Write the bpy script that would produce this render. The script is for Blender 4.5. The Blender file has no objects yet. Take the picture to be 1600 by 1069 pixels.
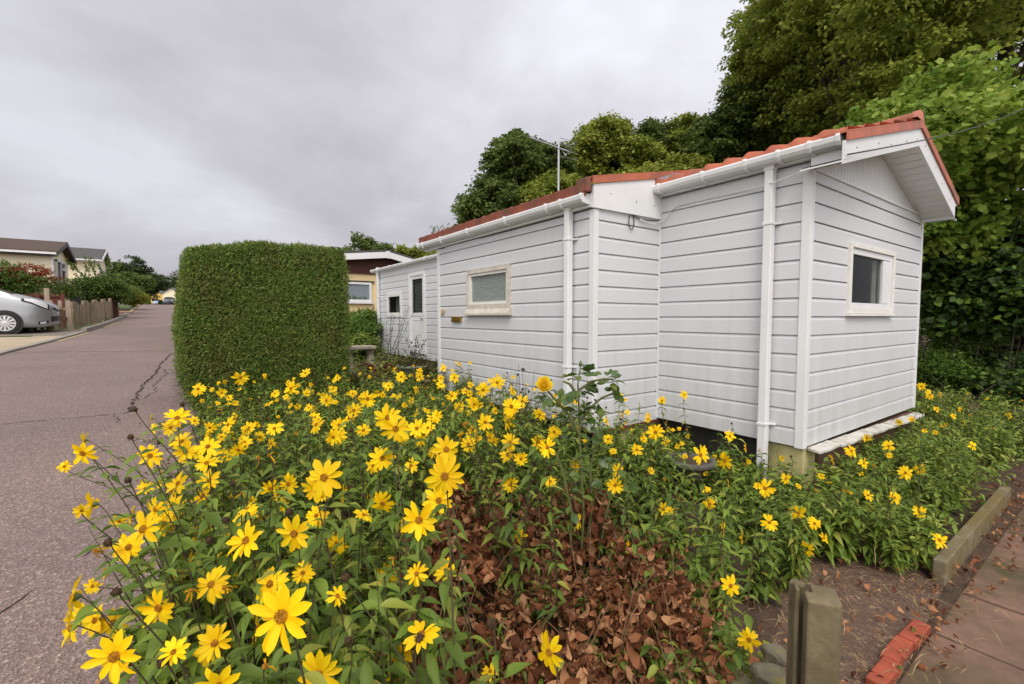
import bpy, bmesh, math, random
import numpy as np
from mathutils import Vector, Quaternion, Matrix
R = math.radians
random.seed(7)
rng = np.random.default_rng(11)
scene = bpy.context.scene
COL = scene.collection

# ------------------------------------------------------------------ camera
EYE, F, YAW, PIT = 1.55, 720.0, R(35.6), R(3.06)
cam_d = bpy.data.cameras.new('camera'); cam = bpy.data.objects.new('camera', cam_d); COL.objects.link(cam)
cam_d.sensor_width = 36; cam_d.lens = 36 * F / 1600; cam_d.clip_start = .05; cam_d.clip_end = 3000
cam.location = (0, 0, EYE); cam.rotation_euler = (R(90) - PIT, 0, -YAW)
scene.camera = cam
FW = np.array([math.sin(YAW) * math.cos(PIT), math.cos(YAW) * math.cos(PIT), -math.sin(PIT)])
RT = np.array([math.cos(YAW), -math.sin(YAW), 0.]); UP = np.cross(RT, FW)
def at(x, y, d):
    """real position of a point of the photograph that lies d metres in front of the camera"""
    return np.array([0, 0, EYE]) + (FW + RT * (x - 800) / F - UP * (y - 534.5) / F) * d
def onX(x, y, X):
    r = FW + RT * (x - 800) / F - UP * (y - 534.5) / F
    return np.array([0, 0, EYE]) + r * X / r[0]
def zg(y):
    """height of the ground: it rises gently away from the camera, then levels out"""
    y = np.asarray(y, float)
    return np.where(y < 0, 0, np.where(y < 55, .05 * y, 2.75 + .022 * (y - 55)))

# ------------------------------------------------------------------ materials
def new_mat(name):
    m = bpy.data.materials.new(name); m.use_nodes = True
    nt = m.node_tree; b = nt.nodes['Principled BSDF']
    return m, nt, b
def N(nt, t, **kw):
    n = nt.nodes.new(t)
    for k, v in kw.items():
        if k in n.inputs: n.inputs[k].default_value = v
        else: setattr(n, k, v)
    return n
def ramp(nt, fac, stops):
    r = nt.nodes.new('ShaderNodeValToRGB'); e = r.color_ramp.elements
    while len(e) < len(stops): e.new(.5)
    for i, (p, c) in enumerate(stops):
        e[i].position = p; e[i].color = (*c, 1)
    nt.links.new(fac, r.inputs['Fac']); return r.outputs['Color']
def noise(nt, scale, detail=4, rough=.55, vec=None, dist=0):
    n = N(nt, 'ShaderNodeTexNoise', Scale=scale, Detail=detail, Roughness=rough, Distortion=dist)
    if vec is not None: nt.links.new(vec, n.inputs['Vector'])
    return n.outputs['Fac']
def coord(nt, scale=(1, 1, 1), kind='Object'):
    tc = nt.nodes.new('ShaderNodeTexCoord'); mp = nt.nodes.new('ShaderNodeMapping')
    mp.inputs['Scale'].default_value = scale
    src = nt.nodes.new('ShaderNodeNewGeometry').outputs['Position'] if kind == 'Position' else tc.outputs[kind]
    nt.links.new(src, mp.inputs['Vector']); return mp.outputs['Vector']
def bump(nt, b, h, strength, dist=.01):
    n = N(nt, 'ShaderNodeBump', Strength=strength, Distance=dist)
    nt.links.new(h, n.inputs['Height']); nt.links.new(n.outputs['Normal'], b.inputs['Normal'])
def mixc(nt, fac, a, c, mode='MIX'):
    n = nt.nodes.new('ShaderNodeMix'); n.data_type = 'RGBA'; n.blend_type = mode
    for s, v in ((0, fac), (6, a), (7, c)):
        if isinstance(v, (int, float)): n.inputs[s].default_value = v
        elif isinstance(v, tuple): n.inputs[s].default_value = (*v, 1)
        else: nt.links.new(v, n.inputs[s])
    return n.outputs[2]
def mottled(name, c1, c2, scale=6, rough=.6, detail=5, bstr=.2, bscale=None, bdist=.004, stretch=(1, 1, 1), spec=.4, lo=.35, hi=.65, c3=None, s3=1.2, metal=0):
    m, nt, b = new_mat(name); v = coord(nt, stretch, 'Position')
    col = ramp(nt, noise(nt, scale, detail, .6, v), [(lo, c1), (hi, c2)])
    if c3: col = mixc(nt, ramp(nt, noise(nt, s3, 4, .65, v), [(.48, (0, 0, 0)), (.66, (1, 1, 1))]), col, c3)
    nt.links.new(col, b.inputs['Base Color']); b.inputs['Roughness'].default_value = rough
    b.inputs['Specular IOR Level'].default_value = spec; b.inputs['Metallic'].default_value = metal
    if bstr: bump(nt, b, noise(nt, bscale or scale * 4, 4, .6, v), bstr, bdist)
    return m
def leaf_mat(name, stops, trans=.3, rough=.5, spec=.3, tint=None, obj_var=0, patch=None, psc=1.0):
    m, nt, b = new_mat(name)
    g = nt.nodes.new('ShaderNodeNewGeometry')
    col = ramp(nt, g.outputs['Random Per Island'], stops)
    if obj_var:
        oi = nt.nodes.new('ShaderNodeObjectInfo')
        h = N(nt, 'ShaderNodeHueSaturation'); 
        mr = N(nt, 'ShaderNodeMapRange'); mr.inputs[3].default_value = 1 - obj_var; mr.inputs[4].default_value = 1 + obj_var
        nt.links.new(oi.outputs['Random'], mr.inputs[0]); nt.links.new(mr.outputs[0], h.inputs['Value'])
        nt.links.new(col, h.inputs['Color']); col = h.outputs['Color']
    if patch:
        f = ramp(nt, noise(nt, psc, 4, .6, coord(nt)), [(.42, (0, 0, 0)), (.66, (.7, .7, .7))]); col = mixc(nt, f, col, mixc(nt, .65, col, patch))
    nt.links.new(col, b.inputs['Base Color']); b.inputs['Roughness'].default_value = rough
    b.inputs['Specular IOR Level'].default_value = spec
    t = nt.nodes.new('ShaderNodeBsdfTranslucent'); nt.links.new(col, t.inputs['Color'])
    mx = nt.nodes.new('ShaderNodeMixShader'); mx.inputs[0].default_value = trans
    nt.links.new(b.outputs[0], mx.inputs[1]); nt.links.new(t.outputs[0], mx.inputs[2])
    nt.links.new(mx.outputs[0], nt.nodes['Material Output'].inputs['Surface'])
    return m
def plain(name, c, rough=.5, spec=.5, metal=0, coat=0):
    m, nt, b = new_mat(name); b.inputs['Base Color'].default_value = (*c, 1)
    b.inputs['Roughness'].default_value = rough; b.inputs['Specular IOR Level'].default_value = spec
    b.inputs['Metallic'].default_value = metal; b.inputs['Coat Weight'].default_value = coat
    return m
M = {}
def siding_mat(name, base, dirt):
    m, nt, b = new_mat(name)
    v = coord(nt, (2.5, 2.5, 70)); g = noise(nt, 3.2, 4, .6, v, .4)
    big = noise(nt, .9, 4, .6, coord(nt, (1, 1, 1.6)))
    streak = noise(nt, 3, 4, .7, coord(nt, (5, 5, .35)))
    col = mixc(nt, ramp(nt, big, [(.35, (0, 0, 0)), (.8, (.5, .5, .5))]), base, dirt)
    col = mixc(nt, ramp(nt, streak, [(.58, (0, 0, 0)), (.8, (.30, .30, .30))]), col, (.45, .44, .40))
    run = noise(nt, 1, 5, .7, coord(nt, (9, 9, .5)))
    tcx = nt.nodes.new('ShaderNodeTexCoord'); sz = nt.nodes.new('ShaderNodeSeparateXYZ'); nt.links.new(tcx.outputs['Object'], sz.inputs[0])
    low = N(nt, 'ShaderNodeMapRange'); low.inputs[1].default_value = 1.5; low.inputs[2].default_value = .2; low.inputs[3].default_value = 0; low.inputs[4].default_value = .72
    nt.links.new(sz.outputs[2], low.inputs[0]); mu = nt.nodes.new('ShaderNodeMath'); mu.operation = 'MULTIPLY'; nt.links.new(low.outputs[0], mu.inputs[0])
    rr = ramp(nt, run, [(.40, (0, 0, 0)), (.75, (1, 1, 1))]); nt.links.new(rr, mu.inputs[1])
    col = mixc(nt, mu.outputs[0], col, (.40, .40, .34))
    nt.links.new(col, b.inputs['Base Color']); b.inputs['Roughness'].default_value = .42
    bump(nt, b, g, .30, .003); return m
M['siding'] = siding_mat('white_siding', (.615, .62, .645), (.54, .54, .55))
M['upvc'] = mottled('white_plastic', (.76, .76, .77), (.69, .69, .69), 2.5, .32, bstr=.05)
M['oldpaint'] = mottled('flaking_cream_paint', (.66, .61, .54), (.50, .45, .38), 14, .6, bstr=.5, bscale=40, c3=(.50, .44, .38), s3=9)
M['cream_frame'] = mottled('cream_painted_frame', (.76, .745, .71), (.69, .67, .62), 8, .5, bstr=.2)
M['tile'] = mottled('terracotta_roof_sheet', (.50, .145, .075), (.40, .11, .06), 5, .5, bstr=.2, bscale=60, c3=(.27, .10, .06), s3=2.2)
M['tile_old'] = mottled('weathered_brown_red_tile', (.30, .085, .05), (.22, .062, .04), 7, .6, bstr=.3, bscale=60, c3=(.15, .07, .045), s3=4)
M['brass'] = mottled('aged_brass', (.42, .26, .055), (.30, .18, .04), 20, .35, bstr=.05, metal=.7)
M['number'] = plain('gilt_number', (.62, .47, .28), .4)
M['black'] = plain('black_plastic', (.015, .015, .016), .45)
M['dark_red'] = plain('dark_red_trim', (.16, .03, .025), .5)
M['yellow_plinth'] = mottled('yellow_painted_render', (.50, .45, .22), (.42, .37, .17), 6, .8, bstr=.3, c3=(.30, .27, .13), s3=3)
M['skirt'] = mottled('dark_underfloor_recess', (.05, .045, .04), (.03, .028, .026), 5, .8)  # darkness of the underfloor recess put into the colour
M['metal_grey'] = plain('galvanised_metal', (.45, .46, .47), .35, metal=.9)
M['lead'] = mottled('lead_flashing', (.22, .23, .25), (.14, .15, .165), 20, .5, bstr=.6, bscale=30, metal=.3)
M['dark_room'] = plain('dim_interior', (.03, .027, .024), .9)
M['curtain'] = mottled('net_curtain', (.62, .58, .50), (.50, .46, .40), 12, .9, bstr=.2)
M['blind'] = mottled('white_slat_blind', (.66, .67, .67), (.55, .56, .56), 8, .7)
def glass_mat(name, tint, rough=.03, trans=.75, patt=0, spec=.45):
    m, nt, b = new_mat(name)
    b.inputs['Base Color'].default_value = (*tint, 1); b.inputs['Roughness'].default_value = rough
    b.inputs['Specular IOR Level'].default_value = spec
    tr = nt.nodes.new('ShaderNodeBsdfTransparent'); tr.inputs[0].default_value = (.92, .95, .94, 1)
    mx = nt.nodes.new('ShaderNodeMixShader'); mx.inputs[0].default_value = trans
    nt.links.new(b.outputs[0], mx.inputs[1]); nt.links.new(tr.outputs[0], mx.inputs[2])
    nt.links.new(mx.outputs[0], nt.nodes['Material Output'].inputs['Surface'])
    if patt:
        bump(nt, b, noise(nt, 55, 2, .5, coord(nt, (1, .55, 1.6))), .9, .02)
    return m
M['glass'] = glass_mat('window_glass', (.012, .014, .014), .03, .72, 0, .35)
M['dark_glass'] = glass_mat('dark_window_glass', (.012, .013, .014), .03, .25)
M['obscure'] = glass_mat('obscured_glass', (.30, .34, .33), .12, .25, 1)
def brick_mat(name, c1, c2, mortar, scale=1, bw=.215, bh=.075, axis='XZ'):
    m, nt, b = new_mat(name)
    tc = nt.nodes.new('ShaderNodeTexCoord'); sx = nt.nodes.new('ShaderNodeSeparateXYZ'); cx = nt.nodes.new('ShaderNodeCombineXYZ')
    nt.links.new(tc.outputs['Object'], sx.inputs[0])
    nt.links.new(sx.outputs[axis[0]], cx.inputs[0]); nt.links.new(sx.outputs[axis[1]], cx.inputs[1])
    br = N(nt, 'ShaderNodeTexBrick'); br.inputs['Scale'].default_value = 1
    br.inputs['Brick Width'].default_value = bw; br.inputs['Row Height'].default_value = bh; br.inputs['Mortar Size'].default_value = .006
    br.inputs['Color1'].default_value = (*c1, 1); br.inputs['Color2'].default_value = (*c2, 1); br.inputs['Mortar'].default_value = (*mortar, 1)
    nt.links.new(cx.outputs[0], br.inputs['Vector'])
    col = mixc(nt, .35, br.outputs['Color'], ramp(nt, noise(nt, 12, 4, .6, tc.outputs['Object']), [(.3, (.06, .05, .035)), (.7, (.5, .42, .32))]), 'OVERLAY')
    nt.links.new(col, b.inputs['Base Color']); b.inputs['Roughness'].default_value = .9
    bump(nt, b, br.outputs['Fac'], -.6, .006); return m
M['brick'] = brick_mat('mossy_brown_brick', (.20, .10, .06), (.14, .075, .05), (.16, .14, .11))

# ground
def asphalt():
    m, nt, b = new_mat('reddish_asphalt'); v = coord(nt)
    vo = N(nt, 'ShaderNodeTexVoronoi', Scale=95.0); nt.links.new(v, vo.inputs['Vector'])
    chips = ramp(nt, vo.outputs['Color'], [(.05, (.115, .080, .070)), (.55, (.205, .146, .128)), (.80, (.26, .193, .170)), (.97, (.50, .40, .35))])
    big = noise(nt, .55, 5, .6, v)
    col = mixc(nt, .6, chips, ramp(nt, big, [(.3, (.36, .35, .36)), (.7, (.62, .60, .58))]), 'OVERLAY')
    wear = ramp(nt, noise(nt, 1.6, 5, .7, coord(nt, (1.6, .25, 1))), [(.5, (0, 0, 0)), (.75, (.45, .45, .45))])
    col = mixc(nt, wear, col, (.175, .135, .122))
    nt.links.new(col, b.inputs['Base Color']); b.inputs['Roughness'].default_value = .72
    b.inputs['Specular IOR Level'].default_value = .55
    bump(nt, b, vo.outputs['Distance'], .9, .006); return m
M['asphalt'] = asphalt()
M['crack'] = plain('road_crack_dark', (.045, .035, .032), .95, .1)
M['concrete_kerb'] = mottled('concrete_kerb', (.30, .27, .23), (.20, .18, .155), 5, .85, bstr=.4)
M['concrete_drive'] = mottled('sandy_concrete', (.42, .34, .23), (.33, .27, .19), 1.3, .9, bstr=.3, bscale=30)
M['drive_grey'] = mottled('grey_drive', (.22, .19, .155), (.16, .14, .12), 1.2, .9, bstr=.3, bscale=30)
M['yellow_line'] = mottled('worn_yellow_paint', (.42, .31, .16), (.30, .24, .15), 9, .8, bstr=.2)
M['pink_paving'] = brick_mat('pink_block_paving', (.42, .20, .14), (.36, .17, .12), (.25, .18, .14), axis='XY', bw=.2, bh=.1)
M['grass_ground'] = mottled('rough_grass', (.045, .085, .02), (.09, .12, .035), 2, .95, bstr=.8, bscale=30, bdist=.03, c3=(.10, .075, .045), s3=.8)
M['soil'] = mottled('garden_soil', (.055, .035, .022), (.105, .065, .042), 9, .95, bstr=1, bscale=30, bdist=.02)
M['gravel_patch'] = None
def pebbly():
    m, nt, b = new_mat('pebbly_brown_concrete'); v = coord(nt)
    vo = N(nt, 'ShaderNodeTexVoronoi', Scale=75.0); nt.links.new(v, vo.inputs['Vector'])
    col = ramp(nt, vo.outputs['Color'], [(.1, (.075, .045, .03)), (.7, (.14, .085, .055)), (.88, (.24, .14, .08)), (.98, (.42, .33, .25))])
    col = mixc(nt, ramp(nt, noise(nt, 5, 4, .6, v), [(.45, (0, 0, 0)), (.7, (.8, .8, .8))]), col, (.10, .06, .04))
    nt.links.new(col, b.inputs['Base Color']); b.inputs['Roughness'].default_value = .85
    bump(nt, b, vo.outputs['Distance'], .7, .008); return m
M['pebbles'] = pebbly()
M['slab'] = mottled('mossy_red_paving', (.085, .056, .036), (.235, .135, .096), 3.0, .75, bstr=.9, bscale=40, c3=(.075, .060, .024), s3=1.3, lo=.3, hi=.7, detail=8)
M['edging'] = mottled('mossy_edging_board', (.17, .125, .042), (.11, .085, .035), 5, .9, bstr=.5, bscale=40, c3=(.21, .18, .12), s3=5)
M['red_brick'] = mottled('bright_red_brick', (.36, .075, .038), (.26, .055, .03), 14, .8, bstr=.5, bscale=60)
M['post'] = mottled('weathered_concrete_post', (.20, .16, .09), (.12, .095, .055), 9, .92, bstr=.7, bscale=60, c3=(.12, .095, .05), s3=6)
M['stone'] = mottled('pale_weathered_stone', (.42, .38, .30), (.28, .24, .18), 12, .9, bstr=.8, bscale=40, bdist=.01)
M['lichen_stone'] = mottled('mossy_rubble_stone', (.17, .15, .10), (.10, .09, .06), 14, .92, bstr=.9, bscale=40, c3=(.20, .17, .04), s3=9)
M['white_slab'] = mottled('white_painted_slab', (.62, .60, .55), (.50, .48, .43), 6, .8, bstr=.5, bscale=50, c3=(.30, .28, .22), s3=7)

# vegetation
M['petal'] = leaf_mat('yellow_petal', [(0, (.90, .55, .003)), (.5, (.95, .65, .005)), (1, (.93, .71, .014))], .32, .55, .2, obj_var=.15)
M['petal_old'] = leaf_mat('faded_petal', [(0, (.55, .26, .01)), (1, (.80, .45, .015))], .25, .7, .1)
M['disc'] = mottled('flower_disc', (.60, .30, .014), (.30, .12, .012), 260, .9, bstr=1, bscale=400, bdist=.002, lo=.4, hi=.6)
M['disc_dark'] = mottled('seed_head', (.075, .04, .015), (.035, .02, .01), 200, .95, bstr=1, bscale=400, bdist=.002)
M['calyx'] = plain('green_calyx', (.07, .12, .03), .6)
M['sleaf'] = leaf_mat('sunflower_leaf', [(0, (.066, .112, .013)), (.45, (.116, .182, .020)), (.8, (.172, .250, .028)), (1, (.29, .29, .042))], .25, .5, .35, obj_var=.18)
M['sleaf_light'] = leaf_mat('young_green_leaf', [(0, (.12, .19, .028)), (.5, (.19, .28, .042)), (1, (.32, .36, .07))], .3, .5, .3, obj_var=.15)
M['stem'] = mottled('reddish_stem', (.085, .045, .025), (.06, .075, .025), 14, .6, bstr=0)
M['green_stem'] = mottled('green_stem', (.13, .15, .045), (.10, .10, .04), 14, .6, bstr=0)
M['dead'] = leaf_mat('withered_leaf', [(0, (.075, .026, .012)), (.35, (.18, .066, .029)), (.62, (.29, .115, .052)), (.88, (.44, .23, .115)), (.96, (.32, .17, .085)), (1, (.13, .14, .03))], .15, .75, .15, obj_var=.15)
M['straw'] = leaf_mat('dry_straw', [(0, (.22, .15, .07)), (1, (.40, .30, .15))], .15, .8, .1)
M['dead_stalk'] = mottled('dry_brown_stalk', (.20, .11, .055), (.13, .065, .035), 14, .8, bstr=0)
M['rose_leaf'] = leaf_mat('rose_leaf', [(0, (.045, .090, .018)), (.6, (.080, .140, .026)), (1, (.17, .21, .04))], .3, .35, .5)
M['rose'] = leaf_mat('yellow_rose_petal', [(0, (.95, .68, .03)), (1, (.96, .78, .08))], .45, .5, .2)
M['bark'] = mottled('tree_bark', (.085, .065, .045), (.05, .04, .03), 8, .9, bstr=.8, bscale=24, bdist=.02, stretch=(1, 1, .3))
def tree_leaf(name, a, b_, c, k=1.25): return leaf_mat(name, [(0, tuple(v * k for v in a)), (.55, tuple(v * k for v in b_)), (1, tuple(v * k for v in c))], .40, .55, .25, patch=tuple(min(.5, v * k * 1.5) for v in c), psc=.8)
M['leaf_dark'] = tree_leaf('dark_tree_leaf', (.040, .068, .016), (.068, .106, .024), (.125, .155, .034))
M['leaf_olive'] = tree_leaf('olive_tree_leaf', (.082, .122, .018), (.148, .192, .027), (.265, .285, .046))
M['leaf_hazel'] = tree_leaf('bright_broad_leaf', (.075, .145, .016), (.125, .215, .026), (.24, .30, .05))
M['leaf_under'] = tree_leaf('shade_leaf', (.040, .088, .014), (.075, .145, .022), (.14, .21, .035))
M['leaf_hedge'] = leaf_mat('clipped_conifer', [(0, (.072, .122, .024)), (.40, (.125, .210, .036)), (.78, (.185, .285, .052)), (.90, (.28, .33, .08)), (1, (.27, .16, .06))], .25, .6, .25, patch=(.19, .17, .05), psc=2.2)
M['leaf_red'] = leaf_mat('red_shrub_leaf', [(0, (.20, .025, .012)), (.6, (.30, .045, .015)), (1, (.14, .09, .02))], .2, .6, .2)
M['leaf_mid'] = tree_leaf('mid_green_leaf', (.045, .085, .018), (.075, .130, .026), (.13, .17, .04))
M['leaf_yellow'] = tree_leaf('golden_green_leaf', (.13, .15, .018), (.20, .20, .028), (.30, .27, .05))
M['leaf_shade'] = leaf_mat('shade_coloured_leaf', [(0, (.022, .045, .009)), (.7, (.045, .085, .014)), (.85, (.10, .19, .025)), (1, (.20, .30, .045))], .35, .55, .25)  # deep shade under the taller shrubs put into the leaf colour
M['leaf_far'] = tree_leaf('far_wood_leaf', (.020, .036, .013), (.036, .056, .018), (.060, .078, .024))
M['leaf_white'] = leaf_mat('white_blossom', [(0, (.70, .68, .60)), (1, (.8, .78, .72))], .3, .6, .2)
M['hedge_core'] = plain('dark_hedge_inside', (.022, .024, .010), .95, .1)  # solid dark core behind the hedge leaves

# ------------------------------------------------------------------ mesh helpers
def wl(o):
    v = np.zeros(3)
    while o is not None:
        v = v + np.array(o.location); o = o.parent
    return v
def link(name, me, parent=None):
    o = bpy.data.objects.new(name, me); COL.objects.link(o)
    if parent is not None: o.parent = parent
    return o
def raw_mesh(name, V, Fa, mat, smooth=False, mats=None, midx=None):
    me = bpy.data.meshes.new(name); V = np.ascontiguousarray(V, dtype=np.float32)
    if isinstance(Fa, np.ndarray):
        m_, k = Fa.shape
        me.vertices.add(len(V)); me.vertices.foreach_set('co', V.ravel())
        me.loops.add(m_ * k); me.loops.foreach_set('vertex_index', np.ascontiguousarray(Fa, dtype=np.int32).ravel())
        me.polygons.add(m_); me.polygons.foreach_set('loop_start', np.arange(0, m_ * k, k, dtype=np.int32))
        me.update(calc_edges=True)
    else:
        me.from_pydata(V.tolist(), [], Fa); me.update()
    for x in (mats or [mat]): me.materials.append(x)
    if midx is not None: me.polygons.foreach_set('material_index', np.asarray(midx, dtype=np.int32))
    if smooth: me.polygons.foreach_set('use_smooth', np.ones(len(me.polygons), dtype=bool))
    me.update(); return me
def obj(name, V, Fa, mat, parent=None, smooth=False, **kw):
    """one mesh object from world coordinates"""
    V = np.asarray(V, float)
    if parent is None:
        c = V.mean(0); c[2] = V[:, 2].min()
        o = link(name, raw_mesh(name, V - c, Fa, mat, smooth, **kw)); o.location = c
    else:
        o = link(name, raw_mesh(name, V - wl(parent), Fa, mat, smooth, **kw), parent)
    return o
def thing(name, label, cat, loc=(0, 0, 0), group=None):
    o = bpy.data.objects.new(name, None); COL.objects.link(o); o.location = [float(v) for v in loc]; o.empty_display_size = .1
    o['label'] = label; o['category'] = cat
    if group: o['group'] = group
    return o
def tag(o, label, cat, group=None):
    o['label'] = label; o['category'] = cat
    if group: o['group'] = group
    return o
def struct(o): o['kind'] = 'structure'; return o
def stuff(o): o['kind'] = 'stuff'; return o

class MB:
    def __init__(s): s.V = []; s.F = []
    def add(s, V, Fa):
        n = len(s.V); s.V += [tuple(map(float, v)) for v in V]; s.F += [tuple(i + n for i in f) for f in Fa]; return s
    def box(s, x0, x1, y0, y1, z0, z1):
        V = [(x0, y0, z0), (x1, y0, z0), (x1, y1, z0), (x0, y1, z0), (x0, y0, z1), (x1, y0, z1), (x1, y1, z1), (x0, y1, z1)]
        return s.add(V, [(0, 3, 2, 1), (4, 5, 6, 7), (0, 1, 5, 4), (1, 2, 6, 5), (2, 3, 7, 6), (3, 0, 4, 7)])
    def prism(s, poly, vec):
        """closed polygon (3-D points) pushed along vec"""
        n = len(poly); P = [np.array(p, float) for p in poly]; Q = [p + np.array(vec, float) for p in P]
        Fa = [tuple(range(n))[::-1], tuple(range(n, 2 * n))] + [(i, (i + 1) % n, n + (i + 1) % n, n + i) for i in range(n)]
        return s.add(P + Q, Fa)
    def sweep(s, prof, a, b, u, w):
        """2-D profile in axes u, w pushed from a to b"""
        a, b, u, w = map(lambda q: np.array(q, float), (a, b, u, w))
        return s.prism([a + u * p[0] + w * p[1] for p in prof], b - a)
    def tube(s, pts, rad, n=6, cap=True):
        P = [np.array(p, float) for p in pts]; rad = rad if hasattr(rad, '__len__') else [rad] * len(P)
        V = []; ref = np.array([.31, .22, .93])
        for i, p in enumerate(P):
            t = P[min(i + 1, len(P) - 1)] - P[max(i - 1, 0)]; t = t / (np.linalg.norm(t) + 1e-9)
            a = np.cross(t, ref); 
            if np.linalg.norm(a) < .15: a = np.cross(t, (1, 0, 0))
            a /= np.linalg.norm(a); b = np.cross(t, a)
            for k in range(n):
                th = 2 * math.pi * k / n; V.append(p + rad[i] * (a * math.cos(th) + b * math.sin(th)))
        Fa = [(i * n + k, i * n + (k + 1) % n, (i + 1) * n + (k + 1) % n, (i + 1) * n + k) for i in range(len(P) - 1) for k in range(n)]
        if cap: Fa += [tuple(range(n))[::-1], tuple((len(P) - 1) * n + k for k in range(n))]
        return s.add(V, Fa)
    def lathe(s, prof, c, n=20):
        V = []; c = np.array(c, float)
        for r, z in prof:
            for k in range(n):
                th = 2 * math.pi * k / n; V.append((c[0] + r * math.cos(th), c[1] + r * math.sin(th), c[2] + z))
        Fa = [(i * n + k, i * n + (k + 1) % n, (i + 1) * n + (k + 1) % n, (i + 1) * n + k) for i in range(len(prof) - 1) for k in range(n)]
        return s.add(V, Fa)
    def build(s, name, mat, parent=None, smooth=False, bevel=0):
        o = obj(name, s.V, s.F, mat, parent, smooth)
        if bevel:
            b = o.modifiers.new('bevel', 'BEVEL'); b.width = bevel; b.segments = 2; b.limit_method = 'ANGLE'
        return o

def norm(a): return a / (np.linalg.norm(a, axis=-1, keepdims=True) + 1e-9)
def leaf_template(n=6, curl=.25, fold=.18, shape='lance'):
    """unit leaf along +Y, width 1 along X: returns vertices and quads (n stations x 3)"""
    t = np.linspace(0, 1, n)
    if shape == 'lance': w = np.interp(t, [0, .12, .3, .5, .8, 1], [.06, .55, 1, .95, .4, .02])
    elif shape == 'round': w = np.interp(t, [0, .15, .4, .65, .9, 1], [.1, .75, 1, .95, .45, .05])
    elif shape == 'petal': w = np.interp(t, [0, .2, .5, .8, .93, 1], [.35, .7, 1, .85, .5, .12])
    V = []
    for ti, wi in zip(t, w):
        z = -curl * ti * ti
        V += [(-wi / 2, ti, z + fold * wi * .5), (0, ti, z), (wi / 2, ti, z + fold * wi * .5)]
    Fa = [(i * 3 + k, i * 3 + k + 1, i * 3 + k + 4, i * 3 + k + 3) for i in range(n - 1) for k in range(2)]
    return np.array(V), np.array(Fa)
KITE = (np.array([(0, 0, 0), (-.5, .45, .10), (0, 1, -.06), (.5, .45, .10)]), np.array([(0, 3, 2, 1)]))
def scatter(tpl, pos, d, nrm, L, W):
    """copies of a leaf template: pos, direction, up-ish normal (N,3), length and width (N,)"""
    T, TF = tpl; y = norm(d); x = norm(np.cross(y, nrm)); z = np.cross(x, y)
    Nn = len(pos)
    V = pos[:, None, :] + T[None, :, 0, None] * (x * W[:, None])[:, None, :] + T[None, :, 1, None] * (y * L[:, None])[:, None, :] + T[None, :, 2, None] * (z * L[:, None])[:, None, :]
    Fa = (TF[None] + (np.arange(Nn) * len(T))[:, None, None]).reshape(-1, TF.shape[1])
    return V.reshape(-1, 3), Fa
def rdir(n, g=rng): return norm(g.normal(size=(n, 3)))

# ================================================================== SETTING
def sheet(name, xs, ys, zoff, mat, xfun=None, parent=None):
    """a sheet lying on the rising ground; xs at each y may be given by xfun(y, t)"""
    V = []; xs = np.asarray(xs, float); nx = len(xs)
    for y in ys:
        for x in xs:
            V.append(((xfun(y, x) if xfun else x), y, float(zg(y)) + zoff))
    Fa = [(j * nx + i, j * nx + i + 1, (j + 1) * nx + i + 1, (j + 1) * nx + i) for j in range(len(ys) - 1) for i in range(nx - 1)]
    return struct(obj(name, V, Fa, mat, parent))
yy = np.concatenate([[-40, -10, 0], np.arange(3, 56, 4.), [55, 60, 80, 120, 180, 260, 420, 900]])
sheet('ground', [-700, -200, -60, -20, -8, -3, 0, 3, 8, 20, 60, 200, 700], yy, -.03, M['grass_ground'])
LX = [(-20, -3.45), (14.6, -3.24), (17.5, -2.90), (20.5, -2.65), (24, -2.44), (28.6, -2.32), (36.5, -2.5), (60, -3.2), (110, -6), (240, -13)]
def left_edge(y): return float(np.interp(y, [a for a, b in LX], [b for a, b in LX]))
def right_edge(y): return float(np.interp(y, [-20, 0, 8, 40, 60, 110, 240], [.12, .12, .15, .1, -.1, -1.5, -8]))
ry = np.concatenate([np.arange(-20, 56, 1.5), np.arange(56, 242, 6.)])
sheet('road', np.linspace(0, 1, 5), ry, 0, M['asphalt'], lambda y, t: left_edge(y) * (1 - t) + right_edge(y) * t)
def crack(pts, w, seed):
    g = random.Random(seed); P = []
    for (a, b) in zip(pts[:-1], pts[1:]):
        n = max(2, int(math.dist(a, b) / .05))
        for i in range(n):
            t = i / n; P.append((a[0] + (b[0] - a[0]) * t + g.gauss(0, .016), a[1] + (b[1] - a[1]) * t + g.gauss(0, .016)))
    V, Fa = [], []
    for i, p in enumerate(P):
        q = P[min(i + 1, len(P) - 1)]; o = P[max(i - 1, 0)]
        dx, dy = q[0] - o[0], q[1] - o[1]; l = math.hypot(dx, dy) + 1e-6
        ww = w * .62 * g.uniform(.1, 1.15) * (1 if 0 < i < len(P) - 1 else .1)
        for s in (-1, 1):
            x, y = p[0] - dy / l * ww * s * .5, p[1] + dx / l * ww * s * .5; V.append((x, y, float(zg(y)) + .004))
        if i: Fa.append((2 * i - 2, 2 * i - 1, 2 * i + 1, 2 * i))
    return struct(obj('road_crack', V, Fa, M['crack']))
crack([(-3.1, 7.2), (-1.67, 7.39), (-1.21, 7.38), (-.63, 7.35), (-.45, 7.5)], .035, 1)
crack([(-.58, 7.4), (-.55, 8.3), (-.53, 9.5), (-.42, 10.6), (-.38, 11.8), (-.22, 13.8)], .06, 2)
crack([(-.53, 8.1), (-.34, 8.7), (-.40, 9.4), (-.25, 10.4), (-.32, 11.2)], .03, 3)
crack([(-.75, 7.4), (-.62, 7.0), (-.60, 6.7)], .02, 9)
crack([(-3.2, 15.1), (-1.8, 14.7), (-.2, 14.3)], .05, 4)
crack([(-2.6, 21), (-1.2, 20.6), (.0, 20.7)], .05, 5)
crack([(-1.1, 2.6), (-.86, 2.95), (-.60, 3.35)], .022, 6)
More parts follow.
